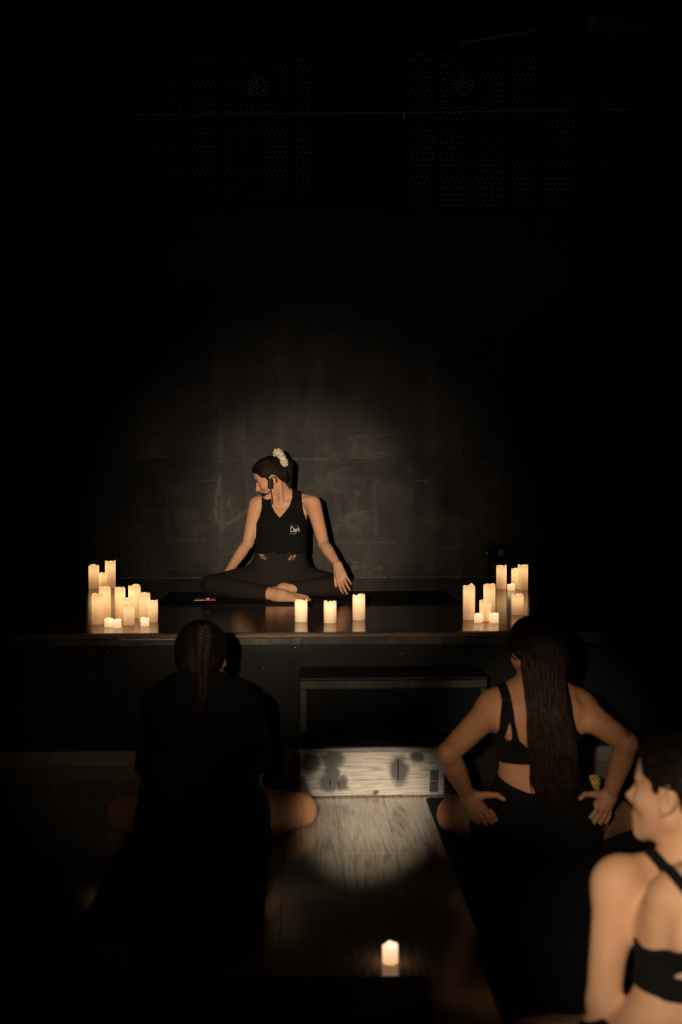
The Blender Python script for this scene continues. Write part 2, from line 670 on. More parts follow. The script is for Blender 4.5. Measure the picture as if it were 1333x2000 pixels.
def surface(f, lo, hi, h):
    """sparse surface nets of f = 0"""
    lo, hi = np.asarray(lo, float), np.asarray(hi, float)
    lev = 4
    H = h * 2 ** lev
    n = np.maximum(np.ceil((hi - lo) / H).astype(int), 1)
    I = np.stack(np.meshgrid(*[np.arange(a) for a in n], indexing='ij'), -1).reshape(-1, 3)
    for L in range(lev, -1, -1):
        s = h * 2 ** L
        c = lo + (I + 0.5) * s
        d = f(c)
        I = I[np.abs(d) < s * (0.87 * 1.35) + (0.012 if L > 1 else 0.0)]
        if L:
            off = np.stack(np.meshgrid([0, 1], [0, 1], [0, 1], indexing='ij'), -1).reshape(-1, 3)
            I = (I[:, None, :] * 2 + off[None]).reshape(-1, 3)
    N = 1 << 20
    key = lambda a: (a[..., 0].astype(np.int64) * N + a[..., 1]) * N + a[..., 2]
    off = np.array([[0, 0, 0], [1, 0, 0], [0, 1, 0], [1, 1, 0], [0, 0, 1], [1, 0, 1], [0, 1, 1], [1, 1, 1]])
    ck = key(I[:, None, :] + off[None])
    uk, inv = np.unique(ck.ravel(), return_inverse=True)
    cz = uk % N
    cy = (uk // N) % N
    cx = uk // (N * N)
    val = f(lo + np.stack([cx, cy, cz], -1) * h)
    cv = val[inv.reshape(ck.shape)]
    sgn = cv < 0
    act = sgn.any(1) & ~sgn.all(1)
    I, cv, sgn = I[act], cv[act], sgn[act]
    ks = key(I)
    o = np.argsort(ks)
    I, cv, sgn, ks = I[o], cv[o], sgn[o], ks[o]
    acc = np.zeros((len(I), 3))
    cnt = np.zeros(len(I))
    for a, b in [(0, 1), (2, 3), (4, 5), (6, 7), (0, 2), (1, 3), (4, 6), (5, 7), (0, 4), (1, 5), (2, 6), (3, 7)]:
        m = sgn[:, a] != sgn[:, b]
        t = cv[m, a] / (cv[m, a] - cv[m, b])
        acc[m] += off[a] + t[:, None] * (off[b] - off[a])
        cnt[m] += 1
    V = lo + (I + acc / cnt[:, None]) * h
    Q = []
    for ax, (b1, b2) in enumerate([((0, 1, 0), (0, 0, 1)), ((0, 0, 1), (1, 0, 0)), ((1, 0, 0), (0, 1, 0))]):
        far = [1, 2, 4][ax]
        m = sgn[:, 0] != sgn[:, far]
        base = I[m]
        b1, b2 = np.array(b1), np.array(b2)
        idx = []
        ok = np.ones(len(base), bool)
        for d_ in (0 * b1, b1, b1 + b2, b2):
            kk = key(base - d_)
            j = np.clip(np.searchsorted(ks, kk), 0, len(ks) - 1)
            ok &= ks[j] == kk
            idx.append(j)
        q = np.stack(idx, 1)
        flip = ~sgn[m][:, 0]
        q[flip] = q[flip][:, ::-1]
        Q.append(q[ok])
    return V, np.concatenate(Q)


def sdf_object(name, f, lo, hi, h, material, parent=None, base=(0, 0, 0), colour=None):
    V, Q = surface(f, lo, hi, h)
    base = np.asarray(base, float)
    me = bpy.data.meshes.new(name)
    me.vertices.add(len(V))
    me.vertices.foreach_set('co', (V - base).astype(np.float32).ravel())
    me.loops.add(Q.size)
    me.polygons.add(len(Q))
    me.loops.foreach_set('vertex_index', Q.astype(np.int32).ravel())
    me.polygons.foreach_set('loop_start', np.arange(0, Q.size, 4, dtype=np.int32))
    me.polygons.foreach_set('use_smooth', np.ones(len(Q), bool))
    me.update(calc_edges=True)
    if colour is not None:
        ca = me.color_attributes.new('tone', 'FLOAT_COLOR', 'POINT')
        c = np.ones((len(V), 4), np.float32)
        c[:, :3] = colour(V)
        ca.data.foreach_set('color', c.ravel())
    o = link(name, me, material, parent)
    if parent is None:
        o.location = tuple(base)
    return o


# ------------------------------------------------------------------ anatomy
def head_prims(c, R, s=1.0, ears=True):
    """head about 0.225 m tall; c between the ears, R columns = (side, forward, up)"""
    W = lambda x, y, z: c + R @ (np.array([x, y, z]) * s)
    S = lambda *r: np.array(r) * s
    P = []
    a = P.append
    t = 'head'
    a(ell(W(0, -.014, .034), R, S(.075, .094, .082), .02 * s, t))
    a(ell(W(0, .030, .036), R, S(.064, .062, .070), .03 * s, t))
    a(ell(W(0, .036, -.034), R, S(.056, .056, .070), .025 * s, t))
    for e in (-1, 1):
        a(rc(W(e * .050, -.004, -.046), W(e * .016, .072, -.098), .017 * s, .015 * s, .028 * s, t))
        a(ell(W(e * .043, .058, -.022), R, S(.022, .024, .022), .025 * s, t))
        a(rc(W(e * .012, .088, .024), W(e * .046, .074, .024), .0075 * s, .007 * s, .014 * s, t))
    a(ell(W(0, .079, -.097), R, S(.020, .017, .017), .018 * s, t))
    a(ell(W(0, .078, -.062), R, S(.032, .022, .028), .02 * s, t))
    for e in (-1, 1):
        a(ell(W(e * .032, .097, .004), R, S(.019, .017, .013), .012 * s, t, True))
        a(ell(W(e * .032, .074, .003), R, S(.0135, .0135, .0125), .004 * s, t))
    a(rc(W(0, .088, .014), W(0, .110, -.028), .0075 * s, .0095 * s, .012 * s, t))
    a(ell(W(0, .1125, -.031), R, S(.0115, .0115, .010), .008 * s, t))
    for e in (-1, 1):
        a(ell(W(e * .0125, .099, -.036), R, S(.0075, .011, .0075), .006 * s, t))
    a(ell(W(0, .0955, -.0615), R, S(.021, .009, .0062), .006 * s, t))
    a(ell(W(0, .0935, -.0725), R, S(.018, .0095, .0070), .006 * s, t))
    a(rc(W(-.02, .104, -.067), W(.02, .104, -.067), .0016 * s, .0016 * s, .004 * s, t, True))
    if ears:
        for e in (-1, 1):
            Re = R @ np.array(Matrix.Rotation(math.radians(12), 3, 'X')) @ np.array(Matrix.Rotation(math.radians(-34 * e), 3, 'Z'))
            a(ell(W(e * .080, -.012, -.004), Re, S(.0085, .018, .031), .006 * s, t))
            a(ell(W(e * .0885, -.005, .000), Re, S(.0065, .010, .019), .005 * s, t, True))
            a(ell(W(e * .074, .000, -.026), R, S(.007, .009, .010), .006 * s, t))
    return P


def head_colour(c, R, s=1.0, brow=(0.16, 0.12, 0.10), lip=(0.72, 0.45, 0.45)):
    def f(V):
        q = ((V - c) @ R) / s
        col = np.ones((len(V), 3))
        near = np.linalg.norm(q, axis=1) < 0.16
        ax = np.abs(q[:, 0])
        z = q[:, 2]
        bz = .030 - 17.0 * np.maximum(ax - .034, 0) ** 2
        w = near * (q[:, 1] > .045) * (q[:, 1] < .115) * np.clip(1.7 - np.abs(z - bz) / .0042, 0, 1) * (ax > .010) * (ax < .053)
        col = col * (1 - w[:, None]) + np.array(brow) * w[:, None]
        w = near * (q[:, 1] > .05) * (q[:, 1] < .11) * np.clip(1.6 - np.abs(z + .0035) / .0034, 0, 1) * (ax > .019) * (ax < .046)
        col = col * (1 - w[:, None]) + np.array((0.14, 0.10, 0.09)) * w[:, None]
        e = np.sqrt((ax / .024) ** 2 + ((z + .067) / .0125) ** 2)
        w = near * (q[:, 1] > .075) * (q[:, 1] < .109) * np.clip((1.15 - e) / .25, 0, 1)
        col = col * (1 - w[:, None]) + np.array(lip) * w[:, None]
        return col
    return f


HAIRLINE = [(.084, .078), (.066, .066), (.050, .036), (.030, .026), (.026, .008), (.016, .002), (.010, .024), (-.012, .030),
            (-.030, .014), (-.040, -.022), (-.060, -.062), (-.13, -.072), (-.16, .0), (-.13, .16), (.05, .17), (.10, .10)]


def hair_cap(c, R, s=1.0, thick=.010, line=HAIRLINE):
    P = [ell(c + R @ (np.array([0, -.014, .034]) * s), R, np.array([.075, .094, .082]) * s, .02 * s, 'hair'),
         ell(c + R @ (np.array([0, .030, .036]) * s), R, np.array([.064, .062, .070]) * s, .03 * s, 'hair'),
         ell(c + R @ (np.array([0, -.055, -.025]) * s), R, np.array([.058, .048, .060]) * s, .04 * s, 'hair')]
    cut = poly2(np.array(line) * s, lambda p: ((p - c) @ R)[:, 1:3])
    return P, cut


def torso_prims(o, R, s=1.0, wide=1.0, bust=True, back=True):
    st = [(0.00, 0, .005, .120, .085), (.03, 0, .005, .160, .112), (.09, 0, 0, .178, .122), (.16, 0, .0, .165, .110),
          (.235, 0, .004, .133, .090), (.29, 0, .008, .124, .085), (.36, 0, .010, .133, .092), (.43, 0, .006, .146, .098),
          (.49, 0, -.002, .150, .090), (.535, 0, -.008, .122, .072), (.57, 0, -.012, .075, .055), (.595, 0, -.012, .045, .042)]
    st = np.array(st) * s
    st[:, 3] *= wide
    P = [loft(o, R, st, .02, 'torso')]
    W = lambda x, y, z: o + R @ (np.array([x * wide, y, z]) * s)
    for e in (-1, 1):
        if bust:
            P.append(ell(W(e * .070, .070, .400), R, np.array([.058, .050, .058]) * s, .04, 'torso'))
        P.append(ell(W(e * .085, -.045, .085), R, np.array([.098, .095, .085]) * s, .04, 'hips'))
        if back:
            P.append(ell(W(e * .078, -.072, .44), R, np.array([.050, .026, .070]) * s, .035, 'torso'))
    if back:
        P.append(rc(W(0, -.128, .16), W(0, -.132, .50), .030, .028, .03, 'torso', True))
    return P


def limb(pts, rad, k=.02, tag='', n=5):
    """one tapered limb through pts with smoothly varying radius"""
    pts = np.asarray(pts, float)
    rad = np.asarray(rad, float)
    seg = np.linalg.norm(np.diff(pts, axis=0), axis=1)
    s0 = np.concatenate([[0], np.cumsum(seg)])
    m = np.gradient(rad, s0)
    ss, Rr = [], []
    for i in range(len(pts) - 1):
        h = seg[i]
        for t in np.linspace(0, 1, 16, endpoint=False):
            ss.append(s0[i] + t * h)
            Rr.append((2 * t ** 3 - 3 * t ** 2 + 1) * rad[i] + (t ** 3 - 2 * t ** 2 + t) * h * m[i] + (-2 * t ** 3 + 3 * t ** 2) * rad[i + 1] + (t ** 3 - t ** 2) * h * m[i + 1])
    ss.append(s0[-1])
    Rr.append(rad[-1])
    ss, Rr = np.array(ss), np.array(Rr)

    def fn(p):
        d = np.full(len(p), 10.0)
        for i in range(len(pts) - 1):
            a, ab = pts[i], pts[i + 1] - pts[i]
            t = np.clip((p - a) @ ab / (ab @ ab + 1e-12), 0, 1)
            d = np.minimum(d, np.linalg.norm(p - a - t[:, None] * ab, axis=1) - np.interp(s0[i] + t * seg[i], ss, Rr))
        return d
    c = (pts.min(0) + pts.max(0)) / 2
    return [Prim(fn, c, np.linalg.norm(pts - c, axis=1).max() + Rr.max(), k, False, tag)]


def lerp(a, b, t):
    return np.asarray(a) + (np.asarray(b) - np.asarray(a)) * t


def arm_prims(sh, el, wr, s=1.0, tag='arm', k=.035):
    sh, el, wr = [np.asarray(q, float) for q in (sh, el, wr)]
    P = limb([sh, lerp(sh, el, .35), lerp(sh, el, .75), lerp(sh, el, .97), lerp(el, wr, .04), lerp(el, wr, .28), lerp(el, wr, .65), wr],
             [.050 * s, .045 * s, .0385 * s, .0350 * s, .0345 * s, .0365 * s, .0300 * s, .0235 * s], k, tag, 3)
    P.append(ell(el + unit(el - (sh + wr) / 2) * .012 * s, None, np.array([.024, .024, .024]) * s, .02 * s, tag))
    return P


def hand_prims(wr, d, n, thumb, s=1.0, curl=((20, 25, 15),) * 4, spread=(6, 2, -2, -7), thumb_ang=(40, 15, 15, 10), tag='hand'):
    """d: wrist to knuckles, n: out of the palm, thumb: side of the thumb. curl = (knuckle, middle, end) for index..little"""
    d = unit(d)
    n = np.asarray(n, float)
    n = unit(n - d * (n @ d))
    t = np.cross(d, n)
    if t @ np.asarray(thumb) < 0:
        t = -t
    P = []
    L = [(.043, .025, .020), (.047, .029, .021), (.043, .027, .020), (.034, .020, .018)]
    rad = [.0086, .0088, .0084, .0074]
    offs = [.026, .009, -.008, -.024]
    reach = [.088, .090, .085, .077]
    tips = []
    for i in range(4):
        root = wr + s * (t * offs[i] * .45 + d * .004)
        kn = wr + s * (t * offs[i] + d * reach[i] - n * .002)
        P.append(rc(root, kn, .0145 * s, .0105 * s, .014 * s, tag))
        sp = math.radians(spread[i])
        f0 = unit(d * math.cos(sp) + t * math.sin(sp))
        p = kn
        a = 0.0
        for j in range(3):
            a += math.radians(curl[i][j])
            dirv = f0 * math.cos(a) + n * math.sin(a)
            q = p + dirv * L[i][j] * s
            r0 = rad[i] * s * (1 - .09 * j)
            P.append(rc(p, q, r0, r0 * .93 if j < 2 else r0 * .85, .003 * s, tag + '_finger'))
            p = q
        tips.append(p)
    # heel and ball of the palm
    P.append(rc(wr + s * (d * .012 + n * .006), wr + s * (d * .062 + n * .003), .017 * s, .015 * s, .014 * s, tag))
    side, c1, c2, c3 = [math.radians(x) for x in thumb_ang]
    p = wr + s * (t * .014 + d * .014 + n * .006)
    base = unit(d * math.cos(side) + t * math.sin(side) + n * math.sin(c1))
    q = p + base * .046 * s
    P.append(rc(p, q, .0155 * s, .0115 * s, .014 * s, tag))
    d2 = unit(base * math.cos(c2) + unit(d * .9 + n * .5) * math.sin(c2))
    q2 = q + d2 * .032 * s
    P.append(rc(q, q2, .0100 * s, .0092 * s, .004 * s, tag + '_finger'))
    d3 = unit(d2 * math.cos(c3) + unit(d * .8 + n * .4 - t * .4) * math.sin(c3))
    q3 = q2 + d3 * .026 * s
    P.append(rc(q2, q3, .0092 * s, .0076 * s, .003 * s, tag + '_finger'))
    tips.append(q3)
    return P, tips


def leg_prims(hip, kn, an, s=1.0, tag='leg', k=.05):
    P = limb([hip, lerp(hip, kn, .4), lerp(hip, kn, .8), kn], [.088 * s, .080 * s, .062 * s, .055 * s], k, tag, 4)
    P += limb([kn, lerp(kn, an, .28), lerp(kn, an, .6), an], [.053 * s, .054 * s, .043 * s, .031 * s], .022, tag + '_shin', 4)
    return P


def foot_prims(an, d, up, s=1.0, tag='foot'):
    d = unit(d)
    u = np.asarray(up, float)
    u = unit(u - d * (u @ d))
    w = np.cross(d, u)
    W = lambda x, y, z: an + s * (d * x + w * y + u * z)
    P = [rc(W(-.03, 0, -.022), W(.0, 0, -.002), .029 * s, .032 * s, .012, tag),
         rc(W(-.01, .004, -.004), W(.10, .014, -.026), .031 * s, .021 * s, .016, tag),
         rc(W(-.01, -.004, -.008), W(.10, -.020, -.030), .028 * s, .018 * s, .016, tag),
         rc(W(-.025, 0, -.034), W(.11, 0, -.042), .020 * s, .012 * s, .018, tag)]
    L = [.058, .052, .046, .040, .034]
    for i in range(5):
        y = .030 - .0148 * i
        r = (.0125 if i == 0 else .0088 - .0006 * i) * s
        x0 = .118 - .006 * max(i - 1, 0)
        P.append(rc(W(x0, y, -.034), W(x0 + L[i] * .55, y * 1.05, -.030), r * 1.05, r, .006, tag))
        P.append(rc(W(x0 + L[i] * .55, y * 1.05, -.030), W(x0 + L[i], y * 1.05, -.040), r, r * .9, .003, tag))
    return P


def strands(paths, radii, name, material, parent, base, sides=4):
    V, F = tube_data(paths, radii, sides, True)
    return link(name, pymesh(name, V - np.asarray(base), F, True), material, parent)


def combed(hc, R, s, capf, capcut, target, n, seed, lift=.0, rad=.0016, steps=16, lateral=0.0):
    """thin strands lying on the hair cap, drawn from all over it towards the target"""
    r = np.random.default_rng(seed)
    c = hc + R @ (np.array([0, -.014, .034]) * s)

    def project(p):
        d = p - c
        L = np.linalg.norm(d, axis=1)
        u = d / L[:, None]
        for _ in range(5):
            L = L - capf(c + u * L[:, None])
        return c + u * (L + lift)[:, None]
    d0 = r.normal(0, 1, (n * 6, 3))
    d0 /= np.linalg.norm(d0, axis=1)[:, None]
    p = project(c + d0 * .09)
    p = p[capcut(p) < -.004][:n]
    tgt = np.asarray(target)
    seq = [p]
    q = p.copy()
    dist = np.linalg.norm(tgt - q, axis=1)
    for k in range(steps - 1):
        v = tgt - q
        dd = np.linalg.norm(v, axis=1)
        st = np.minimum(dist / (steps - 1) * 1.15, dd)
        q = project(q + v / (dd[:, None] + 1e-9) * st[:, None] + r.normal(0, .0006, q.shape))
        seq.append(q)
    A = np.stack(seq, 1)
    t = np.linspace(0, 1, steps)
    return list(A), [np.interp(t, [0, .15, .9, 1], [.0004, rad, rad, rad * .6])] * len(A)

# ================================================================== the room
# ---- floor: grey oak planks running towards the stage
sub = box('floor', -3.4, 3.4, -2.0, STAGE_Y + 0.3, -0.06, -0.012, M['sub_floor'])
struct(sub)
PW, PL = 0.187, 1.22
x_joint = at(655, 1565, RISER_Y)[0]     # one joint seen in the photograph
x0 = x_joint - PW * 16
bm = bmesh.new()
box_bm(bm, -PW / 2 + .0007, PW / 2 - .0007, -PL / 2 + .0006, PL / 2 - .0006, 0, 0.012, 0)
plank_me = bpy.data.meshes.new('plank')
bm.to_mesh(plank_me)
bm.free()
plank_me.materials.append(M['floor'])
yj = {16: atz(700, 1667, 0)[1], 17: atz(790, 1597, 0)[1], 15: atz(600, 1572, 0)[1]}
for i in range(30):
    sx = x0 + PW * (i + .5)
    off = yj.get(i, None)
    if off is None:
        off = 1.0 + (i * 0.437) % PL
    off = 0.9 + (off - 0.9) % PL - PL
    y = off
    while y < STAGE_Y:
        y1 = min(y + PL, STAGE_Y)
        if y1 > 1.0 and y1 - y > 0.05:
            if y1 - y > PL - .01:
                o = link('plank', plank_me, None, sub)
                o.location = (sx - sub.location.x, (y + y1) / 2 - sub.location.y, -0.012 - sub.location.z)
            else:
                o = box('plank', sx - PW / 2 + .0007, sx + PW / 2 - .0007, y + .0006, y1, -0.012, 0, M['floor'], None, 0)
                o.parent = sub
                o.location = Vector(o.location) - Vector(sub.location)
        y += PL

# ---- walls and ceiling
wl = struct(box('wall_left', -3.5, -3.4, -2.0, WALL_Y + 0.3, -0.06, 5.0, M['dark_wall']))
wr_ = struct(box('wall_right', 3.4, 3.5, -2.0, WALL_Y + 0.3, -0.06, 5.0, M['dark_wall']))
struct(box('wall_front', -3.4, 3.4, -2.1, -2.0, -0.06, 5.0, M['dark_wall']))
struct(box('ceiling', -3.5, 3.5, -2.1, WALL_Y + 0.4, 5.0, 5.1, M['dark_wall']))
wb = struct(box('wall_back', -3.4, 3.4, WALL_Y + .16, WALL_Y + .3, -0.06, 5.0, M['dark_wall']))
# scuffed black boards standing in front of it, joined at the seams the photo shows
zt = at(640, 410, WALL_Y)[2]
xs = [-3.4, at(60, 900, WALL_Y)[0], at(480, 900, WALL_Y)[0], at(905, 900, WALL_Y)[0], at(1262, 900, WALL_Y)[0]]
zs = [STAGE_Z, at(640, 897, WALL_Y)[2], zt]
bl = Vector(wb.location)


def wall_strokes():
    """chalky scuffs and scratches the photograph shows on the boards: (points in x,z), half-width, strength"""
    q = lambda *uv: np.array([at(u, v, WALL_Y)[[0, 2]] for u, v in uv])
    S = [(q((468, 899), (560, 897), (662, 899)), .0045, .45), (q((610, 897), (662, 899)), .005, .4), (q((420, 902), (470, 899)), .004, .3),
         (q((678, 857), (710, 852), (757, 850)), .005, .45), (q((636, 927), (665, 918), (694, 912)), .005, .36), (q((704, 880), (740, 884), (773, 893)), .005, .42),
         (q((690, 903), (725, 900), (760, 905)), .004, .35), (q((431, 930), (424, 960), (421, 990), (423, 1018)), .008, .5), (q((428, 925), (433, 1000), (432, 1060)), .012, .25),
         (q((399, 972), (404, 996)), .006, .5), (q((447, 978), (452, 995), (457, 1012)), .005, .5), (q((447, 1021), (465, 1010), (482, 998)), .010, .45),
         (q((340, 1055), (400, 1056)), .005, .55), (q((662, 1060), (720, 1059), (773, 1060)), .005, .45), (q((838, 985), (846, 1002)), .007, .5),
         (q((655, 960), (662, 1010), (650, 1050)), .016, .16), (q((640, 990), (690, 985), (700, 960)), .014, .14), (q((660, 1030), (690, 1000), (720, 1010)), .020, .14),
         (q((325, 1000), (330, 1060)), .014, .3), (q((480, 900), (483, 1000)), .010, .25), (q((730, 930), (735, 1040)), .014, .25), (q((800, 900), (806, 1000)), .012, .22),
         (q((690, 1108), (720, 1104), (745, 1110)), .012, .4), (q((650, 1095), (700, 1098)), .006, .4), (q((300, 1110), (420, 1113)), .006, .35),
         (q((860, 1070), (900, 1068)), .006, .4), (q((560, 820), (600, 812)), .006, .3), (q((430, 800), (432, 900)), .012, .22), (q((520, 830), (560, 845)), .005, .25),
         (q((833, 939), (834, 941)), .008, .9), (q((640, 878), (650, 884)), .028, .42), (q((680, 1000), (700, 1020)), .075, .30), (q((430, 985), (445, 1020)), .080, .26),
         (q((360, 1010), (380, 1040)), .070, .22), (q((760, 960), (800, 980)), .080, .20), (q((650, 940), (690, 950)), .070, .26), (q((850, 1020), (900, 1030)), .060, .26),
         (q((700, 870), (760, 890)), .070, .18), (q((480, 860), (500, 890)), .060, .16), (q((930, 980), (960, 1040)), .05, .2), (q((320, 930), (340, 960)), .06, .15)]
    r = np.random.default_rng(77)
    for k in range(230):
        u, v = r.uniform(180, 1120), r.uniform(760, 1120)
        L = r.uniform(8, 60)
        a = r.choice([0, PI / 2, r.uniform(0, PI)], p=[.4, .25, .35]) + r.normal(0, .08)
        b = r.normal(0, .25)
        pts = [(u, v), (u + L * math.cos(a), v + L * math.sin(a)), (u + L * math.cos(a) + L * math.cos(a + b), v + L * math.sin(a) + L * math.sin(a + b))]
        S.append((q(*pts), r.choice([.0022, .0035, .006]), r.uniform(.03, .17)))
    for k in range(60):
        u, v = r.uniform(180, 1120), r.uniform(800, 1120)
        S.append((q((u, v), (u + 1, v + 1)), r.uniform(.004, .008), r.uniform(.15, .5)))
    return S


STROKES = wall_strokes()
MPATCH = [(at(762, 1017, WALL_Y)[[0, 2]], .022, .05), (at(815, 995, WALL_Y)[[0, 2]], .04, .05), (at(880, 975, WALL_Y)[[0, 2]], .06, .06)]


def scuff_board(x0, x1, z0, z1, step):
    """board whose front is fine enough to carry its scuffs"""
    nx, nz = max(int((x1 - x0) / step), 1), max(int((z1 - z0) / step), 1)
    gx, gz = np.linspace(0, x1 - x0, nx + 1), np.linspace(0, z1 - z0, nz + 1)
    X, Z = np.meshgrid(gx, gz, indexing='ij')
    n = X.size
    V = np.stack([X.ravel(), np.zeros(n), Z.ravel()], 1)
    idx = np.arange(n).reshape(nx + 1, nz + 1)
    Q = np.stack([idx[:-1, :-1], idx[1:, :-1], idx[1:, 1:], idx[:-1, 1:]], -1).reshape(-1, 4)
    B = n + np.arange(8)
    w, h = x1 - x0, z1 - z0
    V = np.concatenate([V, [[0, 0, 0], [w, 0, 0], [w, 0, h], [0, 0, h], [0, .03, 0], [w, .03, 0], [w, .03, h], [0, .03, h]]])
    ex = [(B[0], B[4], B[5], B[1]), (B[1], B[5], B[6], B[2]), (B[2], B[6], B[7], B[3]), (B[3], B[7], B[4], B[0]), (B[4], B[7], B[6], B[5])]
    Q = np.concatenate([Q, np.array(ex)])
    me = bpy.data.meshes.new('board')
    me.vertices.add(len(V))
    me.vertices.foreach_set('co', V.astype(np.float32).ravel())
    me.loops.add(Q.size)
    me.polygons.add(len(Q))
    me.loops.foreach_set('vertex_index', Q.astype(np.int32).ravel())
    me.polygons.foreach_set('loop_start', np.arange(0, Q.size, 4, dtype=np.int32))
    me.update(calc_edges=True)
    P = V[:, [0, 2]] + np.array([x0, z0])
    f = np.zeros(len(V))
    for pts, hw, st in STROKES:
        m = (P[:, 0] > pts[:, 0].min() - hw * 2) & (P[:, 0] < pts[:, 0].max() + hw * 2) & (P[:, 1] > pts[:, 1].min() - hw * 2) & (P[:, 1] < pts[:, 1].max() + hw * 2)
        if not m.any():
            continue
        p = P[m]
        d = np.full(len(p), 9.0)
        for a, b in zip(pts[:-1], pts[1:]):
            t = np.clip((p - a) @ (b - a) / ((b - a) @ (b - a) + 1e-12), 0, 1)
            d = np.minimum(d, np.linalg.norm(p - a - t[:, None] * (b - a), axis=1))
        k = np.clip(1.6 - d / hw, 0, 1)
        f[m] = np.maximum(f[m], 0) + st * k * k * (3 - 2 * k) * .8
    for c, r_, s_ in MPATCH:
        d = np.linalg.norm((P - c) * np.array([1.3, .8]), axis=1)
        f -= np.clip(1.5 - d / r_, 0, 1) * .5
    at_ = me.attributes.new('scuff', 'FLOAT', 'POINT')
    at_.data.foreach_set('value', f.astype(np.float32))
    return me


for i in range(4):
    for j in range(2):
        z0_, z1_ = zs[j] + (.001 if j == 0 else .0002), zs[j + 1] - .0002
        me = scuff_board(xs[i] + .0002, xs[i + 1] - .0002, z0_, z1_, (.0055 if j == 0 else .014) if i > 0 else .05)
        me.materials.append(M['wall'])
        o = link('board', me, None, wb)
        o.location = Vector((xs[i] + .0002, WALL_Y, z0_)) - bl
tr = struct(box('trim_1', -3.4, xs[-1], WALL_Y - .012, WALL_Y - .0005, STAGE_Z - .02, STAGE_Z + .007, mat('worn_skirting', (.08, .07, .058), .5, noise=(25, .9, 5)), None, .003))


# ---- perforated black panels above and beside the boards
def perforated(name, u0, u1, v0, v1, Y, label):
    a, b = at(u0, v1, Y), at(u1, v0, Y)
    w, hgt = b[0] - a[0], b[2] - a[2]
    root = empty(name, (a[0], Y, a[2]), label, 'panel', 'perforated panels')
    box('sheet', 0, w, 0, .012, 0, hgt, M['perf'], root, .002)
    s = FPX / Y
    V, F = [], []
    dx, dy = 10.3 / s, 10.2 / s
    gx, gz = 69.0 / s, 33.5 / s
    r = 1.9 / s
    nz = int(hgt / gz)
    for gi in range(int(w / gx) + 1):
        for gj in range(nz):
            for rr in range(3):
                for cc in range(6 if rr != 1 else 5):
                    x = .02 + gi * gx + cc * dx + (dx / 2 if rr == 1 else 0)
                    z = hgt - (.03 + gj * gz + rr * dy)
                    if x > w - .02 or z < .01:
                        continue
                    o = len(V)
                    for k in range(6):
                        V.append((x + r * math.cos(k * PI / 3), 0, z + r * math.sin(k * PI / 3)))
                    for k in range(6):
                        V.append((x + r * .8 * math.cos(k * PI / 3), -.0015, z + r * .8 * math.sin(k * PI / 3)))
                    for k in range(6):
                        F.append((o + k, o + (k + 1) % 6, o + 6 + (k + 1) % 6, o + 6 + k))
                    F.append(tuple(o + 6 + k for k in range(6)))
    tag(link('perforations', pymesh('perforations', V, F), M['perf_dot'], root), kind='stuff')
    for (fx0, fx1, fz0, fz1) in ((0, w, 0, .02), (0, w, hgt - .02, hgt), (0, .015, .02, hgt - .02), (w - .015, w, .02, hgt - .02)):
        box('frame_bar', fx0, fx1, -.008, 0, fz0, fz1, M['perf'], root)
    return root


perforated('perforated_panel', -60, 614, 108, 407, WALL_Y - .02, 'long black perforated metal panel high on the wall, left of the dark gap')
perforated('perforated_panel', 788, 1400, 108, 407, WALL_Y - .02, 'black perforated metal panel high on the wall, right of the dark gap')
perforated('perforated_panel', 1268, 1420, 440, 1112, WALL_Y - .02, 'narrow upright black perforated panel at the right end of the scuffed wall')

# ---- the stage
M['fascia'] = scuffed_black('scuffed_fascia_paint', (0.05, 0.045, 0.037), (0.22, 0.20, 0.16), 0.45, 3.0)
stage = empty('stage', (0, STAGE_Y, 0), 'low black wooden stage with a glossy dark deck and worn brown edge', 'stage')


def sbox(name, x0, x1, y0, y1, z0, z1, m, bevel=0.0, parent=None):
    return box(name, x0, x1, y0 - STAGE_Y, y1 - STAGE_Y, z0, z1, m, parent or stage, bevel)


# deck sheets
dy_ = [STAGE_Y + .012, STAGE_Y + 1.05, STAGE_Y + 2.1, WALL_Y - .013]
dxs = [-3.39, -2.2, -0.98, at(592, 1240, STAGE_Y)[0], 1.46, 2.6, 3.39]
for i in range(6):
    for j in range(3):
        sbox('deck_board', dxs[i] + .0002, dxs[i + 1] - .0002, dy_[j] + .0002, dy_[j + 1] - .0002, STAGE_Z - .022, STAGE_Z, M['deck'], 0)
sbox('nosing', -3.39, 3.39, STAGE_Y - .018, STAGE_Y + .012, STAGE_Z - .022, STAGE_Z - .001, M['nosing'], .004)
fx = [-3.39, at(189, 1250, STAGE_Y)[0], at(590, 1250, STAGE_Y)[0], at(866, 1250, STAGE_Y)[0], 2.2, 3.39]
zf = at(600, 1258, STAGE_Y)[2]
for i in range(5):
    sbox('fascia_board', fx[i] + .0008, fx[i + 1] - .0008, STAGE_Y - .010, STAGE_Y + .01, zf, STAGE_Z - .023, M['fascia'], .001)
    sbox('worn_edge', fx[i] + .003, fx[i + 1] - .003, STAGE_Y - .0107, STAGE_Y - .0098, zf, zf + .0018, M['worn_edge'])
    sbox('worn_edge', fx[i + 1] - .0030, fx[i + 1] - .0010, STAGE_Y - .0107, STAGE_Y - .0098, zf + .004, STAGE_Z - .024, M['worn_edge'])
sbox('edge_strip', at(232, 1250, STAGE_Y)[0], at(345, 1250, STAGE_Y)[0], STAGE_Y - .012, STAGE_Y - .010, at(300, 1249, STAGE_Y)[2], at(300, 1247, STAGE_Y)[2], M['steel'])
zp = [0.0, at(600, 1293, STAGE_Y)[2], zf]
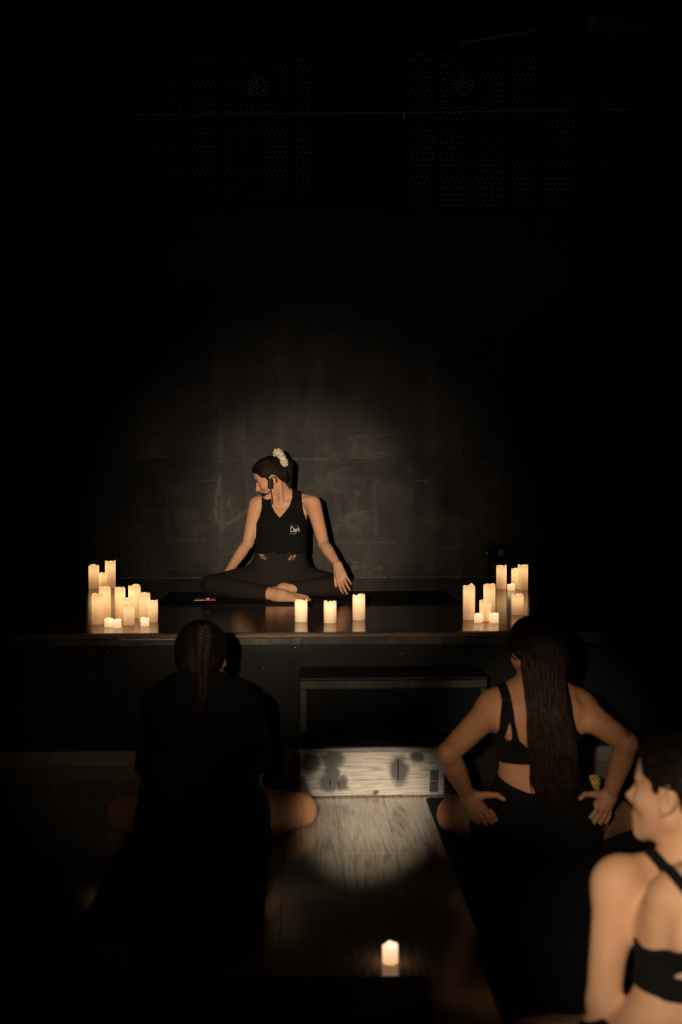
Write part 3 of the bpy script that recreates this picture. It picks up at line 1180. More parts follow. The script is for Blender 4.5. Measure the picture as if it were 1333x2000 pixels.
for i in range(5):
    sbox('front_panel', fx[i] + .0004, fx[i + 1] - .0004, STAGE_Y, STAGE_Y + .02, 0.0, zp[1] - .0004, M['black_paint'], 0)
    sbox('upper_panel', fx[i] + .0004, fx[i + 1] - .0004, STAGE_Y - .003, STAGE_Y + .02, zp[1] + .0004, zf - .0004, M['black_paint'], 0)
zb = at(130, 1466, STAGE_Y)[2]
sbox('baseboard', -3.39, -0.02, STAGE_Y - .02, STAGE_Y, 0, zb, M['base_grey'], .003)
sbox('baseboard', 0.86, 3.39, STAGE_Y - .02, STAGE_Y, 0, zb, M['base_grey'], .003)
for (u, v) in ((577, 1265), (785, 1278), (897, 1283), (212, 1273), (457, 1295), (515, 1307), (10, 1281), (1277, 1301), (1230, 1276), (1130, 1329)):
    p = at(u, v, STAGE_Y - .006)
    zoff = -.003 if p[2] > zp[1] else 0
    lathe('screw', [(.0005, -.0022), (.0032, -.0018), (.0042, 0), (.0042, .001)], M['steel'], stage, (p[0], zoff, p[2]), 10, (0, 1, 0))

# ---- two-step wooden box in front of the stage
xl, xr = at(586, 1500, RISER_Y)[0], at(955, 1500, RISER_Y)[0] + .035
Y2 = 4.06
z1, z2 = at(640, 1463, RISER_Y)[2], at(700, 1322, Y2)[2]
step = empty('stage_step', (0, RISER_Y, 0), 'two-tread black wooden step box with a bare scuffed oak lower riser', 'steps')


def tbox(name, x0, x1, y0, y1, z0, z1, m, bevel=0.0):
    return box(name, x0, x1, y0 - RISER_Y, y1 - RISER_Y, z0, z1, m, step, bevel)


xo = at(868, 1500, RISER_Y)[0]
rz = box('lower_riser', xl, xo, 0, .018, .006, z1 - .014, M['riser'], step, .0010)
box('lower_riser', xo + .001, xr, 0, .018, .006, z1 - .014, M['black_paint'], step, .0010)
tbox('lower_edge_strip', xl - .012, xo, RISER_Y - .006, RISER_Y + .018, z1 - .013, z1 + .004, wood_mat('grey_edge_strip', (.08, .07, .058), (.24, .22, .185), .5, .4, 'X', 2.0), .003)
tbox('lower_edge_strip', xo + .001, xr + .008, RISER_Y - .006, RISER_Y + .018, z1 - .013, z1 + .004, M['black_board'], .003)
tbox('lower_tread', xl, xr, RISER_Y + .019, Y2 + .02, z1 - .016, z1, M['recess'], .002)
tbox('side_panel', xl, xl + .018, RISER_Y + .019, STAGE_Y - .021, .0, z1 - .017, M['black_paint'])
tbox('side_panel', xr - .018, xr, RISER_Y + .019, STAGE_Y - .021, .0, z1 - .017, M['black_paint'])
# upper step: frame with a recessed panel
tbox('upper_tread', xl, xr, Y2 - .012, STAGE_Y - .013, z2 - .014, z2, M['black_board'], .003)
zn = at(700, 1345, Y2)[2]
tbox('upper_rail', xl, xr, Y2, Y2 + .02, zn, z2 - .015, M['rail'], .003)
tbox('worn_edge', xl + .028, xr - .01, Y2 - .0008, Y2 + .001, zn, zn + .0022, M['worn_edge'])
tbox('worn_edge', xl + .004, xr - .004, Y2 - .0128, Y2 - .0115, z2 - .004, z2 - .0015, M['worn_edge'])
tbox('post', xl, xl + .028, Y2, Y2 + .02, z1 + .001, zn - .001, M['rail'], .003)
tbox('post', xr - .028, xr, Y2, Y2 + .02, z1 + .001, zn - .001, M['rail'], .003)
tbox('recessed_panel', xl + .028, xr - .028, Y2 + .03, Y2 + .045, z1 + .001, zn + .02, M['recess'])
for (u, v, w_, h_) in ((778, 1503, .004, .085), (645, 1529, .004, .03), (663, 1531, .003, .022)):
    p = at(u, v, RISER_Y)
    tbox('slot', p[0] - w_ / 2, p[0] + w_ / 2, RISER_Y - .0012, RISER_Y + .002, p[2] - h_ / 2, p[2] + h_ / 2, M['slot'])
p = at(848, 1524, RISER_Y)
tbox('tape_patch', p[0] - .017, p[0] + .017, RISER_Y - .0015, RISER_Y + .001, p[2] - .046, p[2] - .004, M['tape'], .0006)
tbox('tape_patch', p[0] - .015, p[0] + .019, RISER_Y - .0015, RISER_Y + .001, p[2] - .002, p[2] + .04, M['tape'], .0006)
p = at(591, 1480, RISER_Y)
lathe('screw', [(.0005, -.0022), (.0032, -.0018), (.0042, 0), (.0042, .001)], M['steel'], step, (p[0], -.0005, p[2]), 10, (0, 1, 0))

# ---- mats
def yoga_mat(name, x0, x1, y0, y1, z, label, th=.004):
    root = empty(name, ((x0 + x1) / 2, (y0 + y1) / 2, z), label, 'mat', 'yoga mats')
    hx, hy = (x1 - x0) / 2, (y1 - y0) / 2
    # rounded slab
    bm = bmesh.new()
    ring = []
    rr = .02
    for cx, cy, a0 in ((hx - rr, hy - rr, 0), (-hx + rr, hy - rr, 90), (-hx + rr, -hy + rr, 180), (hx - rr, -hy + rr, 270)):
        for k in range(5):
            a = math.radians(a0 + k * 22.5)
            ring.append((cx + rr * math.cos(a), cy + rr * math.sin(a)))
    top = [bm.verts.new((x, y, th)) for x, y in ring]
    bot = [bm.verts.new((x, y, 0)) for x, y in ring]
    bm.faces.new(top)
    bm.faces.new(bot[::-1])
    for k in range(len(ring)):
        bm.faces.new((bot[k], bot[(k + 1) % len(ring)], top[(k + 1) % len(ring)], top[k]))
    me = bpy.data.meshes.new('sheet')
    bm.to_mesh(me)
    bm.free()
    link('sheet', me, M['mat_black'], root)
    # pressed border rib
    V, F = tube_data([np.array([(x * .965, y * .985, th) for x, y in ring + ring[:1]])], [.0012], 4, False)
    link('border_rib', pymesh('border_rib', V, F), M['mat_black'], root)
    return root


a, b = atz(145, 1834, 0), atz(512, 1832, 0)
yoga_mat('yoga_mat', a[0], b[0], a[1], 3.80, 0, 'black yoga mat under the seated person with the braid')
a = atz(928, 1850, 0)
xm = atz(870, 1653, 0)[0] - .004
yoga_mat('yoga_mat', xm, xm + .72, a[1] + .004, 3.81, 0, 'black yoga mat under the seated person with long loose hair')
yoga_mat('yoga_mat', a[0], a[0] + .66, a[1] - 1.55, a[1], 0, 'black yoga mat under the blurred person at the lower right edge')
b = atz(831, 1908, 0)
yoga_mat('yoga_mat', b[0] - .60, b[0], b[1] - 1.6, b[1], 0, 'empty black yoga mat just in front of the single floor candle')
yt = atz(600, 1183, STAGE_Z)[1]
yoga_mat('yoga_mat', at(300, 1183, yt)[0], at(905, 1183, yt)[0], yt, yt + .66, STAGE_Z, 'black yoga mat lying crosswise on the stage under the teacher')

# ---- things on and above the stage
# phone beside the teacher's knee
p = at(401, 1164, 5.48)
ph = empty('phone', (p[0], 5.50, STAGE_Z + .0045), 'thin phone with an orange cover lying by the knee of the teacher', 'phone')
pcol = mat('orange_cover', (.75, .24, .12), .4, noise=(25, .25))
box('back_cover', -.055, .057, -.035, .035, 0, .006, pcol, ph, .002)
box('pale_edge', -.060, -.010, -.0368, -.0352, .0005, .0055, mat('pale_plastic', (.8, .72, .62), .4, noise=(20, .2)), ph, .0003)
box('camera_bump', .005, .02, .0, .02, .006, .010, M['steel'], ph, .001)
ph.rotation_euler = (0, 0, math.radians(2))

# small floor spotlight at the foot of the wall
p = at(976, 1080, 6.55)
sl = empty('stage_spotlight', (p[0], 6.55, STAGE_Z), 'small black spotlight with a glinting lens standing at the foot of the wall', 'spotlight')
box('base', -.07, .07, -.05, .05, 0, .012, M['matte_black'], sl, .003)
for sx in (-1, 1):
    box('bracket', sx * .072 - .003, sx * .072 + .003, -.012, .012, .010, .17, M['matte_black'], sl, .001)
hz = p[2] - STAGE_Z
hd = lathe('housing', [(.02, .10), (.045, .09), (.06, .02), (.062, -.04), (.066, -.05), (.060, -.051), (.055, -.035)], M['matte_black'], sl, (0, 0, hz), 20, (-.15, 1, -.1))
lathe('lens', [(.001, -.038), (.03, -.034), (.052, -.022), (.052, -.02)], mat('lens_glass', (.10, .09, .08), .08, 1.0, noise=(20, .5)), hd, (0, 0, 0), 20, (-.15, 1, -.1))
kn_ = lathe('tilt_knob', [(.002, 0), (.012, .002), (.012, .016), (.008, .02)], M['steel'], sl, (-.074, 0, hz), 12, (-1, 0, 0))

# LED par lamps hanging over the stage
def par_lamp(u, v, Y, colours, label):
    p = at(u, v, Y)
    root = empty('stage_lamp', (p[0], p[1], p[2]), label, 'stage lamp', 'hanging lamps over the stage')
    ax = unit(np.array([0, -1, -.25]))
    hs = lathe('housing', [(.03, -.16), (.055, -.15), (.066, -.10), (.068, .0), (.073, .004), (.073, .012), (.064, .010), (.062, -.006)], M['matte_black'], root, (0, 0, 0), 24, tuple(ax))
    F_ = frame(ax, (0, 0, 1))
    k = 0
    for ring, n in ((0, 1), (.019, 6), (.038, 12), (.054, 16)):
        for i in range(n):
            a = 2 * PI * i / n + ring * 30
            c = F_ @ np.array([ring * math.cos(a), -.003, ring * math.sin(a)])
            lathe('led_lens', [(.0012, .008), (.0045, .006), (.0062, .001), (.0062, -.002)], colours[k % len(colours)], hs, tuple(c), 8, tuple(ax))
            k += 1
    V, Fc = tube_data([np.array([(math.cos(t) * .085, 0, math.sin(t) * .12) for t in np.linspace(0, PI, 13)])], [.006], 6)
    link('yoke', pymesh('yoke', V, Fc, True), M['matte_black'], root)
    tube('hanging_rod', [(0, 0, .12), (0, 0, 5.0 - p[2])], [.008, .008], M['matte_black'], root, 8)
    return root


led_w = mat('led_lens_clear', (.45, .43, .40), .15, .8, noise=(60, .3))
led_r = mat('led_lens_red', (.5, .06, .03), .15, .8, noise=(60, .3))
led_g = mat('led_lens_green', (.10, .22, .06), .15, .8, noise=(60, .3))
led_a = mat('led_lens_amber', (.25, .16, .05), .2, .8, noise=(60, .3))
par_lamp(503, 167, 5.6, [led_w, led_r, led_w, led_g, led_w, led_w], 'round black stage lamp with red and clear lenses, the left of two overhead')
par_lamp(905, 165, 5.6, [led_a, led_g, led_a, led_w], 'round black stage lamp with dull amber lenses, the right of two overhead')

# thin wire stretched across the room
Yw = 5.3
wp = [at(-80, 226, Yw), at(300, 223.5, Yw), at(660, 221.5, Yw), at(790, 220, Yw), at(1050, 216, Yw), at(1420, 210, Yw)]
wt = np.linspace(0, 5, 40)
wire_path = np.stack([np.interp(wt, range(6), [q[i] for q in wp]) for i in range(3)], 1)
wire_path[0, 0], wire_path[-1, 0] = -3.4, 3.4
wmid = wire_path.mean(0)
wire = empty('tension_wire', tuple(wmid), 'thin pale wire stretched level across the room above the stage', 'wire')
wm = mat('wire_steel', (.34, .28, .20), .6, .4, 0.0, noise=(6, .5))
tube('strand', wire_path - wmid, np.full(40, .0018), wm, wire, 6)
kp = at(789, 222, Yw) - wmid
tube('knot', [kp + np.array([0, 0, .008]), kp, kp + np.array([.004, 0, -.015]), kp + np.array([.001, 0, -.03])], [.003, .007, .005, .002], wm, wire, 7)

# pipes under the ceiling at the upper right
pm = mat('dusty_brown_pipe', (.10, .07, .038), .6, .4, noise=(9, .6))
Yp = 5.0
p0, p1 = at(1150, 44, Yp), at(1500, 66, Yp)
pipe = empty('ceiling_duct', tuple(p0), 'dusty brown duct hanging under the ceiling at the upper right', 'duct')
pth = np.stack([lerp(p0, p1, t) - p0 + np.array([0, 0, .012 * math.sin(t * 30)]) for t in np.linspace(0, 1, 30)])
tube('duct_hose', pth, .05 + .006 * np.cos(np.arange(30) * PI), pm, pipe, 14)
for t in (.12, .55, .95):
    q = lerp(p0, p1, t) - p0
    tube('strap', [q + np.array([0, 0, .05]), q + np.array([0, 0, 5.0 - (p0 + q)[2]])], [.004, .004], M['matte_black'], pipe, 6)
p0, p1 = at(900, 84, Yp + .3), at(1090, 52, Yp + .3)
pp = empty('ceiling_pipe', tuple(p0), 'slim brown pipe slanting under the ceiling above the right stage lamp', 'pipe')
tube('rod', [(0, 0, 0), p1 - p0], [.010, .010], pm, pp, 10)
for t in (.05, .95):
    q = (p1 - p0) * t
    tube('strap', [q, q + np.array([0, 0, 5.0 - (p0 + q)[2]])], [.003, .003], M['matte_black'], pp, 6)

# little hook screwed into the black wall
p = at(1110, 733, WALL_Y)
hk = empty('wall_hook', (p[0], WALL_Y, p[2]), 'tiny pale metal hook screwed into the black wall', 'hook')
lathe('plate', [(.001, -.003), (.010, -.003), (.012, 0), (.012, .001)], mat('painted_hook', (.5, .48, .44), .5, noise=(80, .3)), hk, (0, 0, 0), 12, (0, 1, 0))
tube('curl', [(0, -.003, 0), (0, -.02, -.002), (.002, -.03, -.012), (.002, -.026, -.022), (.0, -.018, -.022)], [.003, .003, .003, .0028, .002], M['steel'], hk, 8)

# ================================================================== candles (battery wax candles with a wavy rim)
def wax_mat(name, votive=False):
    m, nt, b = new_mat(name)
    L = nt.links.new
    tc = nt.nodes.new('ShaderNodeTexCoord')
    sx = nt.nodes.new('ShaderNodeSeparateXYZ')
    L(tc.outputs['Generated'], sx.inputs[0])
    nz = nt.nodes.new('ShaderNodeTexNoise')
    nz.inputs['Scale'].default_value = 22
    nz.inputs['Detail'].default_value = 2
    mp = nt.nodes.new('ShaderNodeMapping')
    mp.inputs['Scale'].default_value = (1, 1, .12)
    L(tc.outputs['Object'], mp.inputs[0])
    L(mp.outputs[0], nz.inputs['Vector'])
    ad = nt.nodes.new('ShaderNodeMath')
    ad.operation = 'MULTIPLY_ADD'
    ad.inputs[1].default_value = .10
    L(nz.outputs['Fac'], ad.inputs[0])
    L(sx.outputs['Z'], ad.inputs[2])
    r = nt.nodes.new('ShaderNodeValToRGB')
    e = r.color_ramp.elements
    e[0].position, e[1].position = 0.0, 1.0
    if votive:
        e[0].color, e[1].color = (.80, .40, .17, 1), (1.25, .86, .55, 1)
        x = r.color_ramp.elements.new(.55)
        x.color = (1.05, .66, .36, 1)
    else:
        e[0].color, e[1].color = (.22, .10, .035, 1), (.80, .45, .18, 1)
        for pos, c in ((.30, (.42, .20, .075, 1)), (.62, (.85, .46, .18, 1)), (.82, (1.05, .62, .27, 1))):
            x = r.color_ramp.elements.new(pos)
            x.color = c
    L(ad.outputs[0], r.inputs['Fac'])
    b.inputs['Base Color'].default_value = (.78, .68, .54, 1)
    b.inputs['Roughness'].default_value = .5
    b.inputs['Specular IOR Level'].default_value = .3
    L(r.outputs['Color'], b.inputs['Emission Color'])
    b.inputs['Emission Strength'].default_value = 1.0
    return m


WAX, WAXV = wax_mat('lit_ivory_wax'), wax_mat('lit_votive_wax', True)
fm, fnt, fb = new_mat('warm_led_flame')
fb.inputs['Base Color'].default_value = (1, .8, .5, 1)
fb.inputs['Emission Color'].default_value = (1, .74, .40, 1)
fb.inputs['Emission Strength'].default_value = 3.0
WICK = mat('black_wick', (.01, .01, .01), .8, noise=(80, .3))


def candle(name, u, vb, vt, wpx, zbase, label, group, votive=False):
    b = atz(u, vb - wpx * .06, zbase)
    s = FPX / b[1]
    h = (vb - vt) / s * 1.0
    r = wpx / s / 2
    root = empty(name, (b[0], b[1] + r, zbase), label, 'candle', group)
    rs = np.random.default_rng(int(u * 13 + vt))
    ph = rs.uniform(0, 2 * PI, 3)
    am = h * .035 if not votive else h * .07
    am = min(am, .006)
    seg = 28
    prof = [(.93, 0, 0), (.99, .012, 0), (1, .04, 0), (1, .35, 0), (1.0, .7, 0), (1.0, .93, .6), (.97, .985, 1), (.90, 1.0, 1), (.80, .985, 1), (.70, .93, .6), (.45, .885 if not votive else .84, .2), (.12, .875 if not votive else .82, 0)]
    V, F = [], []
    for (rr, zz, wv) in prof:
        for j in range(seg):
            a = 2 * PI * j / seg
            wav = am * (math.sin(2 * a + ph[0]) * .7 + math.sin(3 * a + ph[1]) * .5 + .35 * math.sin(5 * a + ph[2]))
            zz_ = (zz if zz < .8 else 1 - (1 - zz) * min(1, .06 / h)) * h if not votive else zz * h
            V.append((r * rr * math.cos(a), r * rr * math.sin(a), zz_ + wv * wav))
    n = len(prof)
    for i in range(n - 1):
        for j in range(seg):
            p, q = i * seg + j, i * seg + (j + 1) % seg
            F.append((p, q, q + seg, p + seg))
    F.append(tuple(range(seg))[::-1])
    F.append(tuple((n - 1) * seg + j for j in range(seg)))
    link('wax_body', pymesh('wax_body', V, F, True), WAXV if votive else WAX, root)
    zd = V[-1][2]
    fl = min(.008, h * .16)
    lathe('wick', [(.0012, -.001), (.0012, .004)], WICK, root, (0, 0, zd), 8)
    lathe('flame', [(.0008, 0), (.0030, fl * .18), (.0036, fl * .38), (.0024, fl * .7), (.0004, fl)], fm, root, (0, 0, zd + .002), 10)
    return root


GL, GR, GM = 'candles at the left end of the stage', 'candles at the right end of the stage', 'candles at the middle of the stage edge'
P_ = 'pillar_candle'
cl = [
    (P_, 181.5, 1152, 1106, 20.5, 'lit pillar candle at the back of the left cluster, leftmost of its rear three', GL, 0),
    (P_, 199.5, 1150, 1121, 17.5, 'short lit pillar candle between two taller ones at the rear of the left cluster', GL, 0),
    (P_, 214, 1150, 1098, 20.5, 'tall lit pillar candle at the rear of the left cluster, highest-standing of all there', GL, 0),
    (P_, 188.5, 1222, 1163, 22.5, 'lit pillar candle in the front row at the far left end of the stage', GL, 0),
    (P_, 203, 1216, 1149, 22.5, 'tall lit pillar candle second from the left in the front of the left cluster', GL, 0),
    (P_, 233, 1211, 1150, 20.5, 'dimmer lit pillar candle left of the stepped pair in the left cluster', GL, 0),
    (P_, 246.5, 1214, 1170, 20.5, 'lit pillar candle directly behind the short foremost pillar of the left cluster', GL, 0),
    (P_, 250, 1223.5, 1183, 22.5, 'short lit pillar candle standing foremost in the middle of the left cluster', GL, 0),
    (P_, 261, 1210, 1146, 24, 'widest tall lit pillar candle right of centre in the left cluster', GL, 0),
    (P_, 281, 1217.5, 1161, 22, 'lit pillar candle right behind the lone votive of the left cluster', GL, 0),
    (P_, 298, 1217, 1175, 18.5, 'slim short lit pillar candle at the right end of the left cluster', GL, 0),
    ('votive_candle', 211, 1226, 1210, 17, 'small lit votive candle, left of the touching pair in the left cluster', GL, 1),
    ('votive_candle', 227.5, 1228.5, 1212, 16.5, 'small lit votive candle, right of the touching pair in the left cluster', GL, 1),
    ('votive_candle', 282, 1225, 1209, 17, 'single small lit votive candle at the right front of the left cluster', GL, 1),
    (P_, 918.5, 1213.5, 1145, 24, 'tall lit pillar candle at the left end of the right cluster', GR, 0),
    (P_, 958.5, 1210, 1143, 24, 'tall lit pillar candle behind a shorter one in the front of the right cluster', GR, 0),
    (P_, 950.5, 1216.5, 1174, 23.5, 'shorter lit pillar candle between the two votives of the right cluster', GR, 0),
    ('votive_candle', 936, 1217.5, 1201, 16.5, 'small lit votive candle beside the tall left pillar of the right cluster', GR, 1),
    ('votive_candle', 967.5, 1218.5, 1200, 18, 'small lit votive candle at the right front of the right cluster', GR, 1),
    (P_, 982, 1153, 1106, 20.5, 'lit pillar candle at the rear right of the stage, left of the far votive', GR, 0),
    ('votive_candle', 1000.5, 1155, 1142, 15, 'small lit votive candle at the rear right of the stage between the pillars', GR, 1),
    (P_, 1010, 1152, 1112, 18, 'shorter lit pillar candle of the overlapping pair at the rear right of the stage', GR, 0),
    (P_, 1024, 1154, 1105, 20.5, 'rightmost lit pillar candle at the rear of the stage', GR, 0),
    (P_, 1014, 1203, 1163, 23.5, 'lit pillar candle just behind the head of the person with long hair', GR, 0),
    (P_, 588.5, 1217.5, 1175, 25, 'leftmost of the three lit pillar candles spaced along the stage edge', GM, 0),
    (P_, 645.5, 1219.5, 1177, 25, 'middle one of the three lit pillar candles spaced along the stage edge', GM, 0),
    (P_, 702, 1214, 1164, 25, 'tallest and rightmost of the three lit pillar candles spaced along the stage edge', GM, 0),
]
for (nm, u, vb, vt, w, lab, g, vo) in cl:
    candle(nm, u, vb, vt, w, STAGE_Z, lab, g, bool(vo))
candle('votive_candle', 764, 1888, 1853, 32, 0.0, 'single lit votive candle standing alone on the dark floor', 'candle on the floor', True)

# ================================================================== people
SKIN = skin_mat('warm_skin', (.60, .325, .185), .5)
SKIN_TAN = skin_mat('tanned_skin', (.52, .245, .120), .5)
SKIN_PALE = skin_mat('light_warm_skin', (.66, .37, .21), .55)
BLACK_CLOTH = cloth_mat('black_cotton', (.0058, .0052, .0048), .25)
BLACK_KNIT = cloth_mat('black_stretch_knit', (.0058, .0056, .0054), .08)
LEGGING = cloth_mat('dark_brown_grey_knit', (.019, .0150, .0132), .3)
HAIR_DARK = hair_mat('dark_brown_hair', (.011, .0062, .0038))
HAIR_BROWN = hair_mat('brown_hair', (.022, .0100, .0056))


def by(prims, *tags):
    return [p for p in prims if any(p.tag.startswith(t) for t in tags)]


def bbox(prims, pad=.04):
    lo = np.min([p.c - p.r for p in prims if not p.sub], axis=0) - pad
    hi = np.max([p.c + p.r for p in prims if not p.sub], axis=0) + pad
    return lo, hi


# ------------------------------------------------------------------ the teacher on the stage
T0 = atz(546, 1158, STAGE_Z + .004)
T0[1] = 5.86
T0[0] = at(546, 1158, 5.86)[0]
upT = unit(at(553, 985, 5.84) - at(546, 1150, 5.86))
RT = frame(unit((-.10, -1, 0)), upT)
ts = .98
tp = torso_prims(T0 + np.array([0, 0, .0]), RT, ts, .98, True, False)
tp.append(loft(T0, RT, np.array([(.14, 0, .002, .155, .10), (.20, 0, .004, .148, .098), (.27, 0, .006, .138, .092), (.33, 0, .008, .132, .088), (.38, 0, .008, .120, .08)]) * ts, .03, 'torso'))
shL, shR = at(502, 985, 5.88), at(612, 984, 5.80)
nb = at(552, 972, 5.85)
WT = lambda x, y, z: T0 + RT @ (np.array([x, y, z]) * ts)
# trapezius, neck, collar bones
hc_ear = at(534.5, 935, 5.75)
fT = unit((-.90, .02, -.46))
RH = frame(fT, unit((-.40, -.22, 1)))
# the ear that faces the camera is on the -Y side
side = RH[:, 0] if RH[1, 0] < 0 else -RH[:, 0]
HS = .96
hcT = hc_ear - side * .074 - RH[:, 1] * (-.010)
jaw_b = hcT + RH @ np.array([0, -.028, -.055])
tp.append(rc(lerp(nb, jaw_b, -.15), jaw_b, .056, .050, .03, 'neck'))
for sh in (shL, shR):
    tp.append(rc(lerp(nb, sh, .05) + np.array([0, .015, .012]), lerp(nb, sh, .80) + np.array([0, .01, .012]), .042, .036, .035, 'torso'))
    tp.append(rc(nb + np.array([.018 if sh is shR else -.018, -.052, -.035]), lerp(nb, sh, .88) + np.array([0, -.030, .022]), .008, .010, .022, 'torso'))
# neck tendon from behind the near ear to the notch of the collar bones
tp.append(rc(hcT + side * .056 + RH @ np.array([0, -.034, -.038]), nb + np.array([-.004, -.058, -.030]), .013, .009, .020, 'neck'))
elL, elR = at(484, 1061, 5.86), at(633, 1063, 5.70)
wrL, wrR = at(444, 1120, 5.92), at(660, 1103, 5.55)
tp += arm_prims(shL, elL, wrL, .93, 'arm', .032)
tp += arm_prims(shR, elR, wrR, .93, 'arm', .032)
hR, tipsR = hand_prims(wrR, at(670, 1133, 5.50) - wrR, (.1, 1, .25), (-1, 0, 0), .98,
                       ((12, 30, 18), (10, 26, 16), (12, 26, 16), (16, 30, 18)), (5, 1, -4, -9), (28, 10, 12, 8))
hL, tipsL = hand_prims(wrL, at(428, 1150, 5.95) - wrL, (.2, .2, -1), (0, -1, 0), .95, ((25, 20, 10),) * 4)
tp += hR + hL
# legs: crossed
hpL, hpR = WT(.085, .02, .085), WT(-.085, .02, .085)
if hpL[0] > hpR[0]:
    hpL, hpR = hpR, hpL
knL, knR = at(414, 1143, 5.60), at(668, 1145, 5.62)
anL, anR = at(552, 1163, 5.40), at(552, 1150, 5.56)
tp += leg_prims(hpL, knL, anL, .98, 'legL', .05)
tp += leg_prims(hpR, knR, anR, .98, 'legR', .05)
fLp = foot_prims(anL, at(606, 1168, 5.40) - anL, (0, -.75, .65), 1.06)
fRp = foot_prims(anR, at(470, 1158, 5.62) - anR, (0, -.5, .8), .95)
tp += fLp + fRp
hd = head_prims(hcT, RH, HS)
body_p = tp + hd
teacher_base = (T0[0], T0[1], STAGE_Z + .004)
fl_cut = lambda z: (lambda p: z - p[:, 2])
lo, hi = bbox(body_p)


def teacher_tone(V):
    col = head_colour(hcT, RH, HS)(V)
    for t in tipsR:
        w = np.clip((.0062 - np.linalg.norm(V - t - np.array([0, -.006, -.002]), axis=1)) / .002, 0, 1)[:, None]
        col = col * (1 - w) + np.array([1.15, 1.05, 1.0]) * w
    return col


teacher = sdf_object('person', field(body_p, 0, [fl_cut(STAGE_Z + .0058)], .004), lo, hi, .0040, SKIN, None, teacher_base, teacher_tone)
tag(teacher, 'barefoot person in black tank top and leggings sitting cross-legged on the stage', 'person', 'people seated on the floor')

# leggings: pelvis, thighs and shins up to the waist and down to the ankles
lg = by(tp, 'torso', 'hips', 'leg')
zw = at(546, 1079, 5.75)[2]
cutA = half(lerp(anL, knL, .19), anL - knL)
cutB = half(lerp(anR, knR, .05), anR - knR)


def ankle_cut(p):
    nearL = np.linalg.norm(p - anL, axis=1) - .16
    nearR = np.linalg.norm(p - anR, axis=1) - .11
    return np.maximum(np.minimum(cutA(p), -nearL), np.minimum(cutB(p), -nearR))


lo, hi = bbox(lg)
leggings = sdf_object('leggings', field(lg, .0045, [lambda p: p[:, 2] - zw, ankle_cut, fl_cut(STAGE_Z + .0054)], .003), lo, hi, .005, LEGGING, teacher, teacher_base)
# ornamental cut-outs at the waistband
lace = mat('skin_toned_lace', (.30, .17, .10), .7, .3, noise=(140, .9, 2))
lgf = field(lg, .0045)


def on_front(f, x, z, y0, y1=None, n=70):
    """first surface met coming from the audience"""
    ys = np.linspace(y0, y0 + .5, 260)
    p = np.stack([np.full(260, x), ys, np.full(260, z)], 1)
    d = f(p)
    i = np.argmax(d < 0)
    return ys[i] if d[i] < 0 else None


for (uu, vv, sg) in ((513, 1085, 1), (571, 1086, -1)):
    V, F = [], []
    c = at(uu, vv, 5.76)
    for i in range(7):
        for j in range(6):
            a, b = (i / 6 - .5), (j / 5 - .5)
            x = c[0] + (a * .034 + b * .020 * sg * -1)
            z = c[2] - .008 + b * .034 * (1 - .5 * abs(a))
            y = on_front(lgf, x, z, 5.4)
            V.append((x, (y if y else 5.76) - .0012, z))
    for i in range(6):
        for j in range(5):
            q = i * 6 + j
            F.append((q, q + 6, q + 7, q + 1))
    link('lace_insert', pymesh('lace_insert', np.array(V) - np.array(teacher_base), F, True), lace, teacher)

# tank top
tk = by(tp, 'torso', 'hips', 'neck')
Yt = 5.80
tank_poly = px_poly([(509, 950), (511, 975), (511, 995), (507, 1010), (500, 1024), (497, 1034), (488, 1090), (612, 1090), (608, 1040), (604, 1026), (597, 1012), (592, 995),
                     (590, 975), (588, 945), (571, 945), (571, 972), (566, 988), (557, 1000), (547, 1011), (538, 1001), (532, 990), (530, 972), (529, 950)], Yt)
tp_loose = tk + [loft(WT(0, 0, 0), RT, np.array([(.20, 0, .0, .146, .100), (.24, 0, .005, .148, .102), (.30, 0, .012, .145, .104), (.36, 0, .014, .144, .106), (.42, 0, .01, .142, .10), (.45, 0, 0, .130, .09)]) * ts, .01, 'loose')]
lo, hi = bbox(tp_loose)


def hem(p):
    return at(546, 1081, 5.75)[2] + .004 * np.sin(p[:, 0] * 60) + .003 * np.sin(p[:, 0] * 143 + 1) - p[:, 2]


tankf = field(tp_loose, .0065, [tank_poly, hem], .002)
tank = sdf_object('tank_top', tankf, lo, hi, .0042, BLACK_CLOTH, teacher, teacher_base)

# printed mark on the chest: the word Dark with small grey lines above and below
ink = mat('off_white_print', (.80, .74, .64), .8, .2, noise=(90, .15))
ink_g = mat('grey_print', (.16, .145, .125), .8, .2, noise=(90, .3))
cu = bpy.data.curves.new('print', 'FONT')
cu.body = 'Dark'
cu.size = 1.0
cu.space_character = .86
to = bpy.data.objects.new('print_tmp', cu)
C.objects.link(to)
bpy.context.view_layer.update()
me0 = bpy.data.meshes.new_from_object(to.evaluated_get(bpy.context.evaluated_depsgraph_get()))
bm = bmesh.new()
bm.from_mesh(me0)
bmesh.ops.subdivide_edges(bm, edges=bm.edges[:], cuts=1)
bpy.data.objects.remove(to)
co = np.array([v.co[:] for v in bm.verts])
xa, xb = co[:, 0].min(), co[:, 0].max()
ya, yb = co[:, 1].min(), co[:, 1].max()
L0, L1 = at(568, 1039.2, 5.72), at(587.2, 1029.6, 5.72)
tfront = field(tp_loose, .0065)
for v, q in zip(bm.verts, co):
    x = L0[0] + (q[0] - xa) / (xb - xa) * (L1[0] - L0[0])
    z = L0[2] + (q[1] - ya) / (yb - ya) * (L1[2] - L0[2])
    y = on_front(tfront, x, z, 5.45) or 5.72
    v.co = Vector((x - teacher_base[0], y - .0020 - teacher_base[1], z - teacher_base[2]))
me = bpy.data.meshes.new('printed_word')
bm.to_mesh(me)
bm.free()
link('printed_word', me, ink, teacher)


